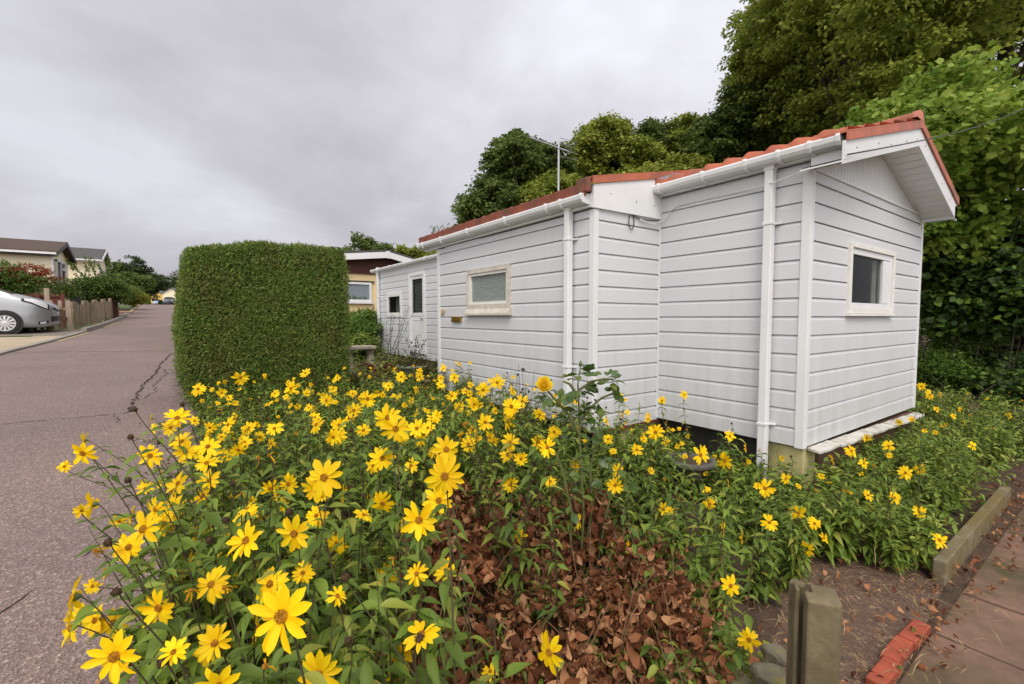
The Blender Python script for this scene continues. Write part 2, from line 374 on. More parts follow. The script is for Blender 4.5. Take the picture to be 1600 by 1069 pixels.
crack([(-.52, 3.5), (-.35, 3.75), (-.2, 3.8)], .012, 7)
crack([(-2.4, 24.2), (-1.0, 25.8), (0, 26.4)], .06, 8)
# kerb and the ground to the left of the road
def strip(name, y0, y1, off0, off1, z0, z1, mat, step=1.0):
    ys = np.arange(y0, y1 + .01, step); V = []
    for y in ys:
        e = left_edge(y); g0 = float(zg(y))
        V += [(e + off0, y, g0 + z0), (e + off0, y, g0 + z1), (e + off1, y, g0 + z1), (e + off1, y, g0 + z0)]
    Fa = [(4 * j + k, 4 * j + (k + 1) % 4, 4 * j + 4 + (k + 1) % 4, 4 * j + 4 + k) for j in range(len(ys) - 1) for k in range(4)]
    Fa += [(0, 3, 2, 1), tuple(4 * (len(ys) - 1) + k for k in range(4))]
    return struct(obj(name, V, Fa, mat))
strip('kerb', -10, 21, -.15, 0.0, -.05, .045, M['concrete_kerb'])
strip('kerb', 21.02, 33.02, -.15, 0.0, -.05, .13, M['concrete_kerb'])
strip('kerb', 33.04, 60, -.15, 0.0, -.05, .05, M['yellow_line'])
sheet('driveway', [-14, -8, -4.8], np.arange(4, 19.8, 1.3), .012, M['concrete_drive'])
sheet('driveway', [0, 1], np.arange(4, 19.8, 1.3), .012, M['concrete_drive'], lambda y, t: -4.8 * (1 - t) + (left_edge(y) - .15) * t)
sheet('driveway', [0, 1], np.arange(19.62, 22.5, .9), .016, M['drive_grey'], lambda y, t: -12 * (1 - t) + (left_edge(y) - .15) * t)
sheet('drive_line', [0, .5, 1], [19.35, 19.6], .024, M['grass_ground'], lambda y, t: -9 * (1 - t) + (left_edge(y) - .9) * t)
sheet('drive_entrance', [0, 1], np.arange(33.2, 39.5, 1.0), .014, M['pink_paving'], lambda y, t: -9 * (1 - t) + (left_edge(y) - .15) * t)
for a, b in ((17.6, 21.6), (23.2, 27.0)):
    sheet('yellow_road_mark', [.03, .13], np.arange(a, b, .8), .008, M['yellow_line'], lambda y, t: left_edge(y) + t)
# garden bed, path
bed = struct(obj('soil_bed', [(.13, .42, .004), (1.3, .42, .004), (3.45, .66, .004), (7.6, .66, .02), (7.6, 1.62, .09), (4.12, 1.75, .10), (4.12, 3.1, .165), (3.16, 3.2, .17), (3.16, 6.3, .33), (4.4, 6.4, .335), (4.4, 12.6, .64), (.13, 12.6, .64), (.13, 6.2, .32)], [tuple(range(13))], M['soil']))
struct(obj('pebbly_ground', [(1.36, .36, .016), (2.3, .56, .016), (3.5, .64, .016), (3.55, .95, .03), (2.9, 1.25, .04), (2.2, 1.2, .035), (1.5, .9, .03)], [tuple(range(7))], M['pebbles']))
struct(obj('shaded_soil', [(7.0, .665, .023), (40, .665, .023), (40, 40, 1.99), (4.9, 40, 1.99), (4.9, 13, .64), (7.3, 12.9, .635), (7.3, 1.75, .0775)], [tuple(range(7))], M['soil']))
struct(obj('path_base', [(1.30, -6, .008), (40, -6, .008), (40, .66, .008), (1.30, .66, .008)], [(0, 1, 2, 3)], M['soil']))
g_ = random.Random(5)
def paving(x0, x1, y0, y1, z):
    m = MB(); c = .012; t = g_.uniform(-.004, .004)
    m.box(x0 + c, x1 - c, y0 + c, y1 - c, z - .05, z + t)
    o = m.build('paving_slab', M['slab'], bevel=.008); o.rotation_euler = (g_.uniform(-.006, .006), g_.uniform(-.006, .006), g_.uniform(-.008, .008)); return struct(o)
xs = [2.28, 2.94, 3.50, 4.13, 4.76, 5.4, 6.05, 6.7]
for i in range(len(xs) - 1):
    for j in range(4):
        paving(xs[i] + .0, xs[i + 1], .58 - .62 * (j + 1), .58 - .62 * j, .018)
for j in range(3): paving(6.7, 7.5, .58 - .62 * (j + 1), .58 - .62 * j, .10)
struct(MB().box(6.64, 6.70, -1.4, .6, -.02, .105).build('path_step', M['brick']))

# ================================================================== MOBILE HOME
XA, YA, XB, YB, XR = 3.17, 3.105, 4.14, 1.667, 7.12
XC, YF, YE = 4.45, 6.31, 12.5
home = thing('mobile_home', 'white clapboard mobile home with orange tiled roof and stepped porch behind the yellow flowers', 'mobile home', (5.6, 5, .2))
PITCH = .155
def board_profile(z0, z1):
    pts = []; z = z0; k = 0
    while z < z1 - 1e-4:
        t = min(z1, z + PITCH)
        pts += [(.016, z), (.013, min(t, z + .122)), (.003, min(t, z + .1465)), (-.008, min(t, z + .147)), (-.008, t)]
        z = t
    return pts
def siding(name, p0, p1, out, z0, z1, holes=(), top=None):
    """boards along p0 -> p1 (xy), facing 'out' (xy); holes are (s0, s1, z0, z1)"""
    p0, p1, out = np.array(p0, float), np.array(p1, float), np.array(out, float)
    L = np.linalg.norm(p1 - p0); d = (p1 - p0) / L
    prof = board_profile(z0, z1); bm = bmesh.new(); base = wl(home)
    rows = []
    for s in (0, L):
        rows.append([bm.verts.new(Vector((*(p0 + d * s + out * o), z)) - Vector(base)) for o, z in prof])
    for i in range(len(prof) - 1):
        bm.faces.new((rows[0][i], rows[1][i], rows[1][i + 1], rows[0][i + 1]))
    for (s0, s1, h0, h1) in holes:
        for s in (s0, s1):
            q = p0 + d * s - base[:2]
            bmesh.ops.bisect_plane(bm, geom=bm.verts[:] + bm.edges[:] + bm.faces[:], plane_co=(*q, 0), plane_no=(*d, 0))
        for h in (h0, h1):
            bmesh.ops.bisect_plane(bm, geom=bm.verts[:] + bm.edges[:] + bm.faces[:], plane_co=(0, 0, h - base[2]), plane_no=(0, 0, 1))
        kill = []
        for f in bm.faces:
            c = f.calc_center_median(); s = (np.array(c[:2]) + base[:2] - p0) @ d; z = c.z + base[2]
            if s0 < s < s1 and h0 < z < h1: kill.append(f)
        bmesh.ops.delete(bm, geom=kill, context='FACES')
    bmesh.ops.recalc_face_normals(bm, faces=bm.faces[:])
    me = bpy.data.meshes.new(name); bm.to_mesh(me); bm.free(); me.materials.append(M['siding'])
    return link(name, me, home)
ZS = .475
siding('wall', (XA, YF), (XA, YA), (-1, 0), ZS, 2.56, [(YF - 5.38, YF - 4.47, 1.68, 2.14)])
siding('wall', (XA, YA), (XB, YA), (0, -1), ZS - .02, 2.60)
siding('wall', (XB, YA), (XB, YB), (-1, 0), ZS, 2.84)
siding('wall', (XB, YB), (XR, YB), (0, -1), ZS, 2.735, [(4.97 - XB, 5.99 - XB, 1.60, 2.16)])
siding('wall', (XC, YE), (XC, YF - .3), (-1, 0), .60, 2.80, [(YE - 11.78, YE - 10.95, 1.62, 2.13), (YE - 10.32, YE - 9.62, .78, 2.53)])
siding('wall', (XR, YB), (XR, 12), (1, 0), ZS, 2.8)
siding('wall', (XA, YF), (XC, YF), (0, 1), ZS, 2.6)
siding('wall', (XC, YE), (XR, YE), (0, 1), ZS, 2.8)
def trim(x, y, sx, sy, z0, z1, w=.040, name='corner_trim'):
    m = MB(); t = .024
    # an L of two flat strips, proud of the boards, meeting at the corner (sx, sy point outwards)
    m.prism([(x + sx * t, y + sy * t, z0), (x - sx * w, y + sy * t, z0), (x - sx * w, y + sy * .004, z0), (x + sx * .004, y + sy * .004, z0), (x + sx * .004, y - sy * w, z0), (x + sx * t, y - sy * w, z0)], (0, 0, z1 - z0))
    return m.build(name, M['upvc'], home, bevel=.003)
trim(XA, YA, -1, -1, ZS - .02, 2.56); trim(XB, YB, -1, -1, ZS - .01, 2.735, .045); trim(XR, YB, 1, -1, ZS - .005, 2.73, .03)
trim(XA, YF, -1, 1, ZS, 2.55, .05); trim(XC, YE, -1, 1, .6, 2.79, .05)
MB().box(XB - .022, XB + .002, YA - .03, YA - .012, ZS, 2.6).build('corner_trim', M['upvc'], home)

# --- windows
def frame_ring(m, ax, c, a0, a1, z0, z1, w, d0, d1, sgn):
    """rectangular ring on a wall. ax 'X': wall faces -X at x=c, a is y ; 'Y': wall faces -Y at y=c, a is x"""
    def bx(p0, p1, q0, q1):
        lo, hi = sorted((c - d0, c - d1))
        if ax == 'X': m.box(lo, hi, p0, p1, q0, q1)
        else: m.box(p0, p1, lo, hi, q0, q1)
    bx(a0, a0 + w, z0, z1); bx(a1 - w, a1, z0, z1); bx(a0 + w, a1 - w, z1 - w, z1); bx(a0 + w, a1 - w, z0, z0 + w)
    return m
def flat(m, ax, c, a0, a1, z0, z1, d, t=.006):
    if ax == 'X': m.box(c - d - t, c - d, a0, a1, z0, z1)
    else: m.box(a0, a1, c - d - t, c - d, z0, z1)
    return m
def recess(ax, c, a0, a1, z0, z1, depth, mat, parent):
    m = MB(); t = .03
    def bx(p0, p1, u0, u1, q0, q1):
        if ax == 'X': m.box(c + u0, c + u1, p0, p1, q0, q1)
        else: m.box(p0, p1, c + u0, c + u1, q0, q1)
    bx(a0 - t, a1 + t, depth, depth + t, z0 - t, z1 + t)
    bx(a0 - t, a0, 0.016, depth, z0 - t, z1 + t); bx(a1, a1 + t, 0.016, depth, z0 - t, z1 + t)
    bx(a0, a1, .016, depth, z1, z1 + t); bx(a0, a1, .016, depth, z0 - t, z0)
    return m.build('window_reveal', mat, parent)
def drape(name, ax, c, a0, a1, z0, z1, mat, parent, depth=.09, folds=9, amp=.02):
    n = folds * 6; V = []
    for k in range(n + 1):
        a = a0 + (a1 - a0) * k / n; o = depth + amp * math.sin(2 * math.pi * folds * k / n) + .01 * math.sin(5.1 * k / n * 6)
        for z in (z0, z1): V.append((c + o, a, z) if ax == 'X' else (a, c + o, z))
    return obj(name, V, [(2 * k, 2 * k + 2, 2 * k + 3, 2 * k + 1) for k in range(n)], mat, parent, True)
# porch window (old timber frame, obscured glass, heavy sill)
w = MB(); frame_ring(w, 'X', XA, 4.43, 5.42, 1.665, 2.17, .048, .045, -.02, -1)
w.box(XA - .045, XA + .01, 4.43, 5.42, 1.665 - .002, 1.665)
win = w.build('window', M['oldpaint'], home, bevel=.004)
w = MB(); frame_ring(w, 'X', XA, 4.480, 5.370, 1.715, 2.120, .034, .03, -.02, -1); w.build('frame', M['cream_frame'], win, bevel=.003)
MB().prism([(XA - .075, 4.41, 1.575), (XA + .012, 4.41, 1.575), (XA + .012, 4.41, 1.662), (XA - .047, 4.41, 1.662), (XA - .075, 4.41, 1.60)], (0, 1.03, 0)).build('sill', M['oldpaint'], win, bevel=.003)
flat(MB(), 'X', XA, 4.515, 5.335, 1.748, 2.088, -.004).build('pane', M['obscure'], win)
flat(MB(), 'X', XA, 4.5, 5.35, 1.73, 2.1, -.09, .004).build('curtain', M['blind'], win)
# gable window (modern white casement, curtain on the right inside)
w = MB(); frame_ring(w, 'Y', YB, 4.935, 6.155, 1.585, 2.235, .045, .040, -.012, -1)
win = w.build('window', M['cream_frame'], home, bevel=.004)
w = MB(); frame_ring(w, 'Y', YB, 4.982, 6.108, 1.632, 2.188, .055, .022, -.03, -1); w.build('frame', M['upvc'], win, bevel=.004)
w = MB(); w.box(5.86, 6.05, YB - .018, YB + .028, 1.69, 2.13); w.build('frame', M['upvc'], win, bevel=.004)
MB().box(4.92, 6.17, YB - .055, YB - .002, 1.562, 1.583).build('sill', M['cream_frame'], win, bevel=.003)
flat(MB(), 'Y', YB, 5.037, 5.86, 1.687, 2.133, -.012).build('pane', M['glass'], win)
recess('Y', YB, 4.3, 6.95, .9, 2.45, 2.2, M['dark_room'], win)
drape('curtain', 'Y', YB, 5.80, 6.05, 1.60, 2.2, M['curtain'], win, .06, 4, .018)
# rear wall: square window and glazed door
w = MB(); frame_ring(w, 'X', XC, 10.87, 11.86, 1.56, 2.19, .085, .035, -.015, -1)
win = w.build('window', M['upvc'], home, bevel=.004)
w = MB(); frame_ring(w, 'X', XC, 10.955, 11.775, 1.645, 2.105, .025, .03, -.015, -1); w.build('frame', M['cream_frame'], win)
flat(MB(), 'X', XC, 10.975, 11.755, 1.665, 2.09, .006).build('pane', M['glass'], win)
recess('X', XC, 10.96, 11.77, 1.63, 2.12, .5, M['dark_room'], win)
drape('curtain', 'X', XC, 11.2, 11.75, 1.64, 2.1, M['curtain'], win, .2, 6, .02)
w = MB(); frame_ring(w, 'X', XC, 9.50, 10.40, .72, 2.60, .09, .04, -.015, -1)
door = w.build('door', M['upvc'], home, bevel=.004)
w = MB(); w.box(XC - .012, XC + .02, 9.59, 10.31, .81, 1.58); frame_ring(w, 'X', XC, 9.59, 10.31, 1.58, 2.51, .075, .02, -.02, -1)
frame_ring(w, 'X', XC, 9.66, 10.24, .88, 1.50, .02, .018, .012, -1); w.build('door_leaf', M['upvc'], door, bevel=.003)
flat(MB(), 'X', XC, 9.665, 10.235, 1.655, 2.435, .002).build('pane', M['glass'], door)
w = MB()
for k in range(24):
    z = 1.66 + k * .032; w.box(XC + .05, XC + .075, 9.66, 10.24, z, z + .012)
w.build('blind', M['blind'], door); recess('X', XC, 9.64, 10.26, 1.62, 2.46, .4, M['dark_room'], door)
w = MB(); w.box(XC - .06, XC - .012, 9.66, 9.70, 1.50, 1.53); w.build('handle', M['metal_grey'], door)
# letterbox and house number
lb = MB(); lb.box(XA - .045, XA - .012, 5.60, 5.86, 1.485, 1.562); lbo = lb.build('letterbox', M['brass'], home, bevel=.004)
MB().box(XA - .052, XA - .047, 5.63, 5.83, 1.505, 1.545).build('flap', M['brass'], lbo)
def text_mesh(name, body, size, loc, rot, mat, parent, ext=.003, shear=0):
    cu = bpy.data.curves.new(name, 'FONT'); cu.body = body; cu.size = size; cu.extrude = ext; cu.align_x = 'CENTER'; cu.shear = shear; cu.offset = .004
    tmp = bpy.data.objects.new(name, cu); COL.objects.link(tmp)
    dg = bpy.context.evaluated_depsgraph_get(); me = bpy.data.meshes.new_from_object(tmp.evaluated_get(dg))
    bpy.data.objects.remove(tmp); me.name = name; me.materials.clear(); me.materials.append(mat)
    o = link(name, me, parent); o.location = np.array(loc) - wl(parent); o.rotation_euler = rot; return o
text_mesh('house_number', '39', .125, (XA - .024, 6.155, 1.582), (R(90), 0, R(-90)), M['number'], home, .006, .1)

# --- roofs (pressed tile sheets: rolls across, steps up the slope)
def tile_roof(name, e0, e1, up_, slope_len, mat, rise, lam=.19, amp=.022, course=.33, drop=.07, step=.028):
    """e0 -> e1 the eave line; up_ horizontal unit direction up the slope; rise = tan(pitch)"""
    e0, e1, up_ = np.array(e0, float), np.array(e1, float), np.array(up_, float)
    L = np.linalg.norm(e1 - e0); d = (e1 - e0) / L; nu = max(2, int(L / lam * 10)); us = np.linspace(0, L, nu + 1)
    vs = [0.]; nc = int(math.ceil(slope_len / course))
    vs = []
    for k in range(nc):
        a, b = k * course, min((k + 1) * course, slope_len)
        vs += [(a, step), ((a + b) / 2, step * .5), (b - .012, 0)]
    V = []
    ph = us / lam * 2 * math.pi
    wv = amp * (np.sin(ph) + .35 * np.sin(2 * ph + .6))
    rows = [(-.0, -drop, 0)] + [(v, st, 1) for v, st in vs]
    for v, st, wgt in rows:
        for u, h in zip(us, wv):
            p = e0 + d * u + up_ * v; V.append((p[0], p[1], p[2] + v * rise + st + h * (1 if wgt else .4)))
    n = nu + 1
    Fa = np.array([(j * n + i, j * n + i + 1, (j + 1) * n + i + 1, (j + 1) * n + i) for j in range(len(rows) - 1) for i in range(nu)])
    return obj(name, V, Fa, mat, home, False)
SL = .285
tile_roof('roof', (4.005, 6.5, 2.925), (4.005, 1.375, 2.925), (1, 0, 0), 1.67, M['tile'], SL, drop=.02, amp=.016)
tile_roof('roof', (7.2, 1.375, 2.90), (7.2, 6.5, 2.90), (-1, 0, 0), 1.53, M['tile'], .33)
tile_roof('roof', (3.055, 6.72, 2.735), (3.055, 3.12, 2.735), (1, 0, 0), 2.02, M['tile_old'], .217, lam=.20, amp=.016, drop=-.005, step=.045, course=.30)
tile_roof('roof', (XC - .06, 12.75, 2.858), (XC - .06, 6.4, 2.858), (1, 0, 0), 1.5, M['tile_old'], .15, drop=.0, amp=.010, step=.015)
tile_roof('roof', (7.2, 6.4, 2.87), (7.2, 12.75, 2.87), (-1, 0, 0), 1.45, M['tile'], .2)
# old brown tile edge that shows above the porch gutter, one piece per tile
for k in range(17):
    y0 = 3.10 + k * .2125; m = MB(); j = g_.uniform(-.006, .006)
    m.prism([(3.035 + j, y0, 2.665), (3.062, y0, 2.665), (3.062, y0, 2.775), (3.02 + j, y0, 2.775 + j)], (0, .208, g_.uniform(-.004, .004)))
    m.build('eave_tile', M['tile_old'], home, bevel=.006)
MB().prism([(3.03, 3.06, 2.70), (3.085, 3.06, 2.70), (3.085, 3.06, 2.835), (3.02, 3.06, 2.825)], (0, .14, -.005)).build('eave_tile', M['tile_old'], home, bevel=.01)
m = MB()
for k in range(13):
    y0 = 1.36 + k * .40; r0 = .078; V = []
    for (y, rr) in ((y0, r0 * 1.08), (y0 + .05, r0 * 1.08), (y0 + .06, r0), (y0 + .4, r0)):
        for a in range(9):
            th = math.pi * a / 8; V.append((5.672 + rr * 1.35 * math.cos(th), y, 3.395 + rr * math.sin(th)))
    Fa = [(i * 9 + a, i * 9 + a + 1, (i + 1) * 9 + a + 1, (i + 1) * 9 + a) for i in range(3) for a in range(8)] + [tuple(range(9))[::-1]]
    m.add(V, Fa)
m.build('ridge_tiles', M['tile'], home, True)
# verge strips and bargeboards on the front gable
YV = 1.366; AP = (5.69, 3.325)
def sloped(a, b, h0, h1, y0, y1):
    """band below the line a -> b (x, z) between depths h0 and h1 under it"""
    return MB().prism([(a[0], y0, a[1] - h0), (b[0], y0, b[1] - h0), (b[0], y0, b[1] - h1), (a[0], y0, a[1] - h1)], (0, y1 - y0, 0))
EL, ER = (3.955, 2.835), (7.165, 2.815)
sloped(EL, AP, 0, .165, YV, YV + .022).build('bargeboard', M['upvc'], home)
sloped((AP[0] + .001, AP[1]), ER, 0, .175, YV, YV + .022).build('bargeboard', M['upvc'], home)
for a, b in ((EL, AP), (AP, ER)):
    s = 1 if b is AP else -1
    V = MB()
    V.prism([(a[0], YV - .016, a[1] + .055), (b[0], YV - .016, b[1] + .055), (b[0], YV - .016, b[1] - .004), (a[0], YV - .016, a[1] - .004)], (0, .014, 0))
    V.prism([(a[0], YV - .016, a[1] + .069), (b[0], YV - .016, b[1] + .069), (b[0], YV - .016, b[1] + .056), (a[0], YV - .016, a[1] + .056)], (0, .17, 0))
    V.build('verge_strip', M['tile'], home)
for (a, b) in ((EL, AP), (AP, ER)):
    for t in (.12, .38, .55, .78, .95):
        x, z = a[0] + (b[0] - a[0]) * t, a[1] + (b[1] - a[1]) * t
        zc_ = z - .07 - .03 * (t > .5); MB().prism([(x + .006 * math.cos(q), YV - .003, zc_ + .006 * math.sin(q)) for q in np.arange(8) * .785], (0, .004, 0)).build('screw_cap', M['black'], home)
for (x, z) in ((3.35, 2.72), (3.72, 2.70), (4.0, 2.70)): MB().prism([(x + .006 * math.cos(q), YA - .043, z + .006 * math.sin(q)) for q in np.arange(8) * .785], (0, .004, 0)).build('screw_cap', M['black'], home)
MB().prism([(7.08, YV, 2.66), (7.165, YV, 2.66), (7.165, YV, 2.80), (7.08, YV, 2.80)], (0, .4, 0)).build('fascia', M['upvc'], home)
# soffit boards under the overhang, gable triangle boards above the siding
def soffit(a, b, n, drop):
    m = MB()
    for k in range(n):
        t0, t1 = k / n, (k + 1) / n - .04 / n * 2
        p = [(a[0] + (b[0] - a[0]) * t, a[1] + (b[1] - a[1]) * t - drop) for t in (t0, t1)]
        m.prism([(p[0][0], YV + .022, p[0][1]), (p[1][0], YV + .022, p[1][1]), (p[1][0], YV + .022, p[1][1] + .012), (p[0][0], YV + .022, p[0][1] + .012)], (0, YB - YV - .02, 0))
    m.build('soffit', M['upvc'], home)
    MB().prism([(a[0], YV + .03, a[1] - drop + .016), (b[0], YV + .03, b[1] - drop + .016), (b[0], YV + .03, b[1] - drop + .022), (a[0], YV + .03, a[1] - drop + .022)], (0, YB - YV - .045, 0)).build('dark_backing', M['black'], home)  # black sheet added above the boards to darken behind them
soffit(EL, AP, 18, .15); soffit(AP, ER, 13, .16)
m = MB(); gx = XB + .02; GA = (5.70, 3.17)
while gx < XR:
    x1 = min(gx + .072, XR)
    def gz(x): return 2.735 + (GA[1] - 2.735) * ((x - XB) / (GA[0] - XB) if x < GA[0] else (XR - x) / (XR - GA[0])) + .03
    m.prism([(gx, YB - .006, 2.74), (x1 - .005, YB - .006, 2.74), (x1 - .005, YB - .006, gz(x1 - .005)), (gx, YB - .006, gz(gx))], (0, .012, 0)); gx += .072
m.build('gable_boarding', M['upvc'], home)
obj('gable_backing', [(XB, YB + .02, 2.7), (XR, YB + .02, 2.7), (XR, YB + .02, 2.75), (GA[0], YB + .02, 3.25), (XB, YB + .02, 2.75)], [(0, 1, 2, 3, 4)], M['black'], home)
MB().box(XB - .02, XR + .02, YB - .03, YB + .005, 2.728, 2.752).build('gable_trim', M['upvc'], home, bevel=.003)
# panel that closes the step between porch and main roof
MB().prism([(3.12, YA - .04, 2.565), (4.165, YA - .04, 2.575), (4.165, YA - .04, 3.015), (3.12, YA - .04, 2.775)], (0, .028, 0)).build('fascia', M['upvc'], home)
V = MB(); V.prism([(3.10, YA - .055, 2.835), (5.10, YA - .055, 3.265), (5.10, YA - .055, 3.205), (3.10, YA - .055, 2.777)], (0, .014, 0))
V.prism([(3.10, YA - .055, 2.847), (5.10, YA - .055, 3.277), (5.10, YA - .055, 3.266), (3.10, YA - .055, 2.836)], (0, .16, 0)); V.build('verge_strip', M['tile'], home)
MB().prism([(4.0, YA - .05, 2.965), (4.13, YA - .12, 2.955), (4.35, YA - .12, 3.06), (4.30, YA - .045, 3.075)], (0, .01, .012)).build('flashing', M['lead'], home)
# eave fascias, gutters, brackets, downpipes
GPROF = [(0, .005), (.105, .005), (.112, -.03), (.105, -.045), (.085, -.075), (.02, -.085), (0, -.085), (0, -.08), (.018, -.078), (.082, -.068), (.1, -.04), (.104, -.002), (.1, -.002), (0, -.002)]
def gutter(x, y0, y1, z, brackets):
    m = MB(); prof = [(a, b) for a, b in GPROF[:6]] + [(0, -.085)]
    m.sweep([(0, 0), (-.1, 0), (-.106, -.012), (-.1, -.045), (-.08, -.07), (-.02, -.08), (0, -.08)], (x, y0, z), (x, y1, z), (1, 0, 0), (0, 0, 1))
    o = m.build('gutter', M['upvc'], home, bevel=.003)
    for e in (y0 - .004, y1 + .004 - .03):
        MB().sweep([(.004, .006), (-.105, .006), (-.112, -.012), (-.106, -.05), (-.085, -.077), (-.02, -.087), (.004, -.087)], (x, e, z), (x, e + .03, z), (1, 0, 0), (0, 0, 1)).build('end_cap', M['upvc'], o, bevel=.003)
    for y in brackets:
        MB().sweep([(.006, .008), (-.106, .008), (-.114, -.012), (-.107, -.052), (-.086, -.08), (-.02, -.092), (.03, -.092), (.03, -.082), (.006, -.082)], (x, y, z), (x, y + .025, z), (1, 0, 0), (0, 0, 1)).build('gutter_bracket', M['upvc'], o)
    return o
MB().box(XA - .055, XA + .02, YA - .01, 6.70, 2.575, 2.70).build('fascia', M['upvc'], home)
gutter(XA - .06, 3.115, 6.74, 2.685, (3.40, 3.62, 4.35, 5.2, 5.95, 6.55))
MB().box(XB - .075, XB + .02, YV + .05, YA - .05, 2.808, 2.90).build('fascia', M['upvc'], home)
MB().box(XB - .080, XB - .068, YV + .024, YB - .032, 2.70, 2.806).build('fascia', M['upvc'], home)
MB().box(XB - .078, XB + .02, YB - .03, YA - .05, 2.80, 2.807).build('soffit', M['upvc'], home)
gutter(XB - .08, 1.41, 3.10, 2.895, (1.60, 1.83, 2.10, 2.50, 2.98))
MB().box(XC - .03, XC + .02, 6.4, 12.72, 2.74, 2.86).build('fascia', M['upvc'], home)
gutter(XC - .035, 6.45, 12.8, 2.86, (7.2, 8.2, 9.3, 10.4, 11.4, 12.3))
def downpipe(x, y, z0, z1, clips, w=.066, outlet=True):
    m = MB(); m.box(x - w, x, y - w / 2, y + w / 2, z0, z1); o = m.build('downpipe', M['upvc'], home, bevel=.008)
    if outlet: MB().box(x - w - .005, x + .002, y - w / 2 - .008, y + w / 2 + .008, z1 - .02, z1 + .10).build('outlet', M['upvc'], o, bevel=.008)
    for c in clips:
        MB().box(x - w - .006, x + .02, y - w / 2 - .006, y + w / 2 + .006, c, c + .022).box(x + .001, x + .022, y - w / 2 - .045, y - w / 2 - .004, c + .002, c + .02).build('pipe_clip', M['upvc'], o, bevel=.003)
    return o
downpipe(XA - .035, 3.385, .15, 2.60, (2.30, 1.05)); downpipe(XB - .035, 1.945, .08, 2.80, (2.33, .62), .07)
downpipe(XC - .03, 12.42, .6, 2.80, (2.1,), .07)
# base: sheets coloured dark for the shaded void under the floor, yellow plinth, brick skirt with white ledge
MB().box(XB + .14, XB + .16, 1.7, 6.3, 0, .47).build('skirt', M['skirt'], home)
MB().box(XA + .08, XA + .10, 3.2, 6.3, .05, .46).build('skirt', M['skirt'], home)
MB().box(XA + .08, XB + .14, YA + .06, YA + .08, .05, .44).build('skirt', M['yellow_plinth'], home)
MB().box(XA - .006, XB, YA - .022, YA + .03, ZS - .045, ZS - .022).build('drip_trim', M['dark_red'], home)
MB().box(XA - .012, XA + .03, YA + .03, YF, ZS - .03, ZS - .004).build('drip_trim', M['dark_red'], home)
MB().box(XB + .03, 4.40, YB - .01, 1.95, -.02, .455).build('plinth', M['yellow_plinth'], home, bevel=.012)
MB().box(4.401, 7.14, YB - .03, YB + .06, -.02, .415).build('brick_skirt', M['brick'], home)
for k in range(7):
    x0 = 4.20 + k * .42; j = g_.uniform(-.012, .012); z = .443 - .009 * k + g_.uniform(-.004, .004)
    m = MB(); m.prism([(x0, YB - .02, z), (x0 + .405, YB - .02, z), (x0 + .40, YB - .125 + j, z - .012), (x0 + .2, YB - .135 + j, z - .012), (x0 + .004, YB - .12 + j, z - .012)], (0, 0, .025))
    m.build('ledge_slab', M['white_slab'], home, bevel=.005)
# TV aerial on the ridge
mast = MB().tube([(5.6, 6.38, 3.3), (5.6, 6.38, 4.70)], .02, 8).build('aerial', M['metal_grey'], home)
b0, b1 = np.array((5.62, 7.25, 5.05)), np.array((5.6, 6.1, 4.44)); m = MB().tube([b0, b1], .012, 6)
for t in np.linspace(.02, .98, 11):
    c = b0 + (b1 - b0) * t; l = .10 + .10 * t; m.tube([c + (-l, 0, 0), c + (l, 0, 0)], .005, 5)
for k in (-.10, .10, .2): m.tube([b1 + (-.2, .02, k), b1 + (.2, .02, k)], .005, 5)
m.build('boom', M['metal_grey'], mast)
# cables
def cable(name, pts, r, mat): return MB().tube(pts, r, 6).build(name, mat, home, True)
def onY(x, y, Y):
    r = FW + RT * (x - 800) / F - UP * (y - 534.5) / F
    return np.array([0, 0, EYE]) + r * Y / r[1]
w1 = [onY(1000, 343, 3.06), onY(1019, 350, 3.06), onX(1037, 345, 4.10), onX(1048, 329, 4.11), onX(1060, 321, 4.11), onX(1085, 315, 4.112), onX(1121, 307, 4.11), onX(1165, 297, 4.105), onX(1212, 284, 4.018), onX(1262, 265, 4.09), onX(1296, 255, 4.02), onY(1322, 248, 1.36)]
cable('wall_cable', w1, .0045, M['cream_frame'])
lp = [np.array((3.66, YA - .03, 2.50)) + .07 * np.array((.55 * math.cos(a), 0, math.sin(a) * 1.1)) for a in np.linspace(R(70), R(430), 22)]
cable('cable_loop', lp + [np.array((3.80, YA - .03, 2.535)), np.array((4.06, YA - .05, 2.55))], .005, M['black'])
oh = [np.array((3.95, 1.35, 2.725)) + (np.array(at(1640, 150, 6.5)) - np.array((3.95, 1.35, 2.725))) * t + np.array((0, 0, -.10 * math.sin(math.pi * t))) for t in np.linspace(0, 1, 14)]
tag(MB().tube(oh, .0055, 5).build('overhead_cable', M['black'], None, True), 'thin black overhead cable running from the gable corner off to the right', 'cable')

# ================================================================== NEIGHBOURING HOMES
M['cream_wall'] = mottled('cream_render', (.90, .81, .60), (.85, .75, .54), 2, .8, bstr=.15, bscale=60)
M['yellow_wall'] = mottled('pale_yellow_render', (.84, .66, .36), (.78, .60, .32), 2, .8, bstr=.15, bscale=60)
M['brown_board'] = mottled('brown_red_boarding', (.10, .035, .022), (.07, .025, .018), 4, .7, bstr=.3, stretch=(1, 1, 12))
def roof_mat(name, c1, c2):
    m, nt, b = new_mat(name); v = coord(nt)
    w = N(nt, 'ShaderNodeTexWave', Scale=2.2, Distortion=.4); w.bands_direction = 'Y'; nt.links.new(v, w.inputs['Vector'])
    col = ramp(nt, noise(nt, 9, 4, .7, v), [(.3, c1), (.7, c2)]); nt.links.new(col, b.inputs['Base Color']); b.inputs['Roughness'].default_value = .85
    bump(nt, b, w.outputs['Fac'], .6, .03); return m
M['roof_brown'] = roof_mat('brown_shingle', (.055, .035, .028), (.09, .058, .045))
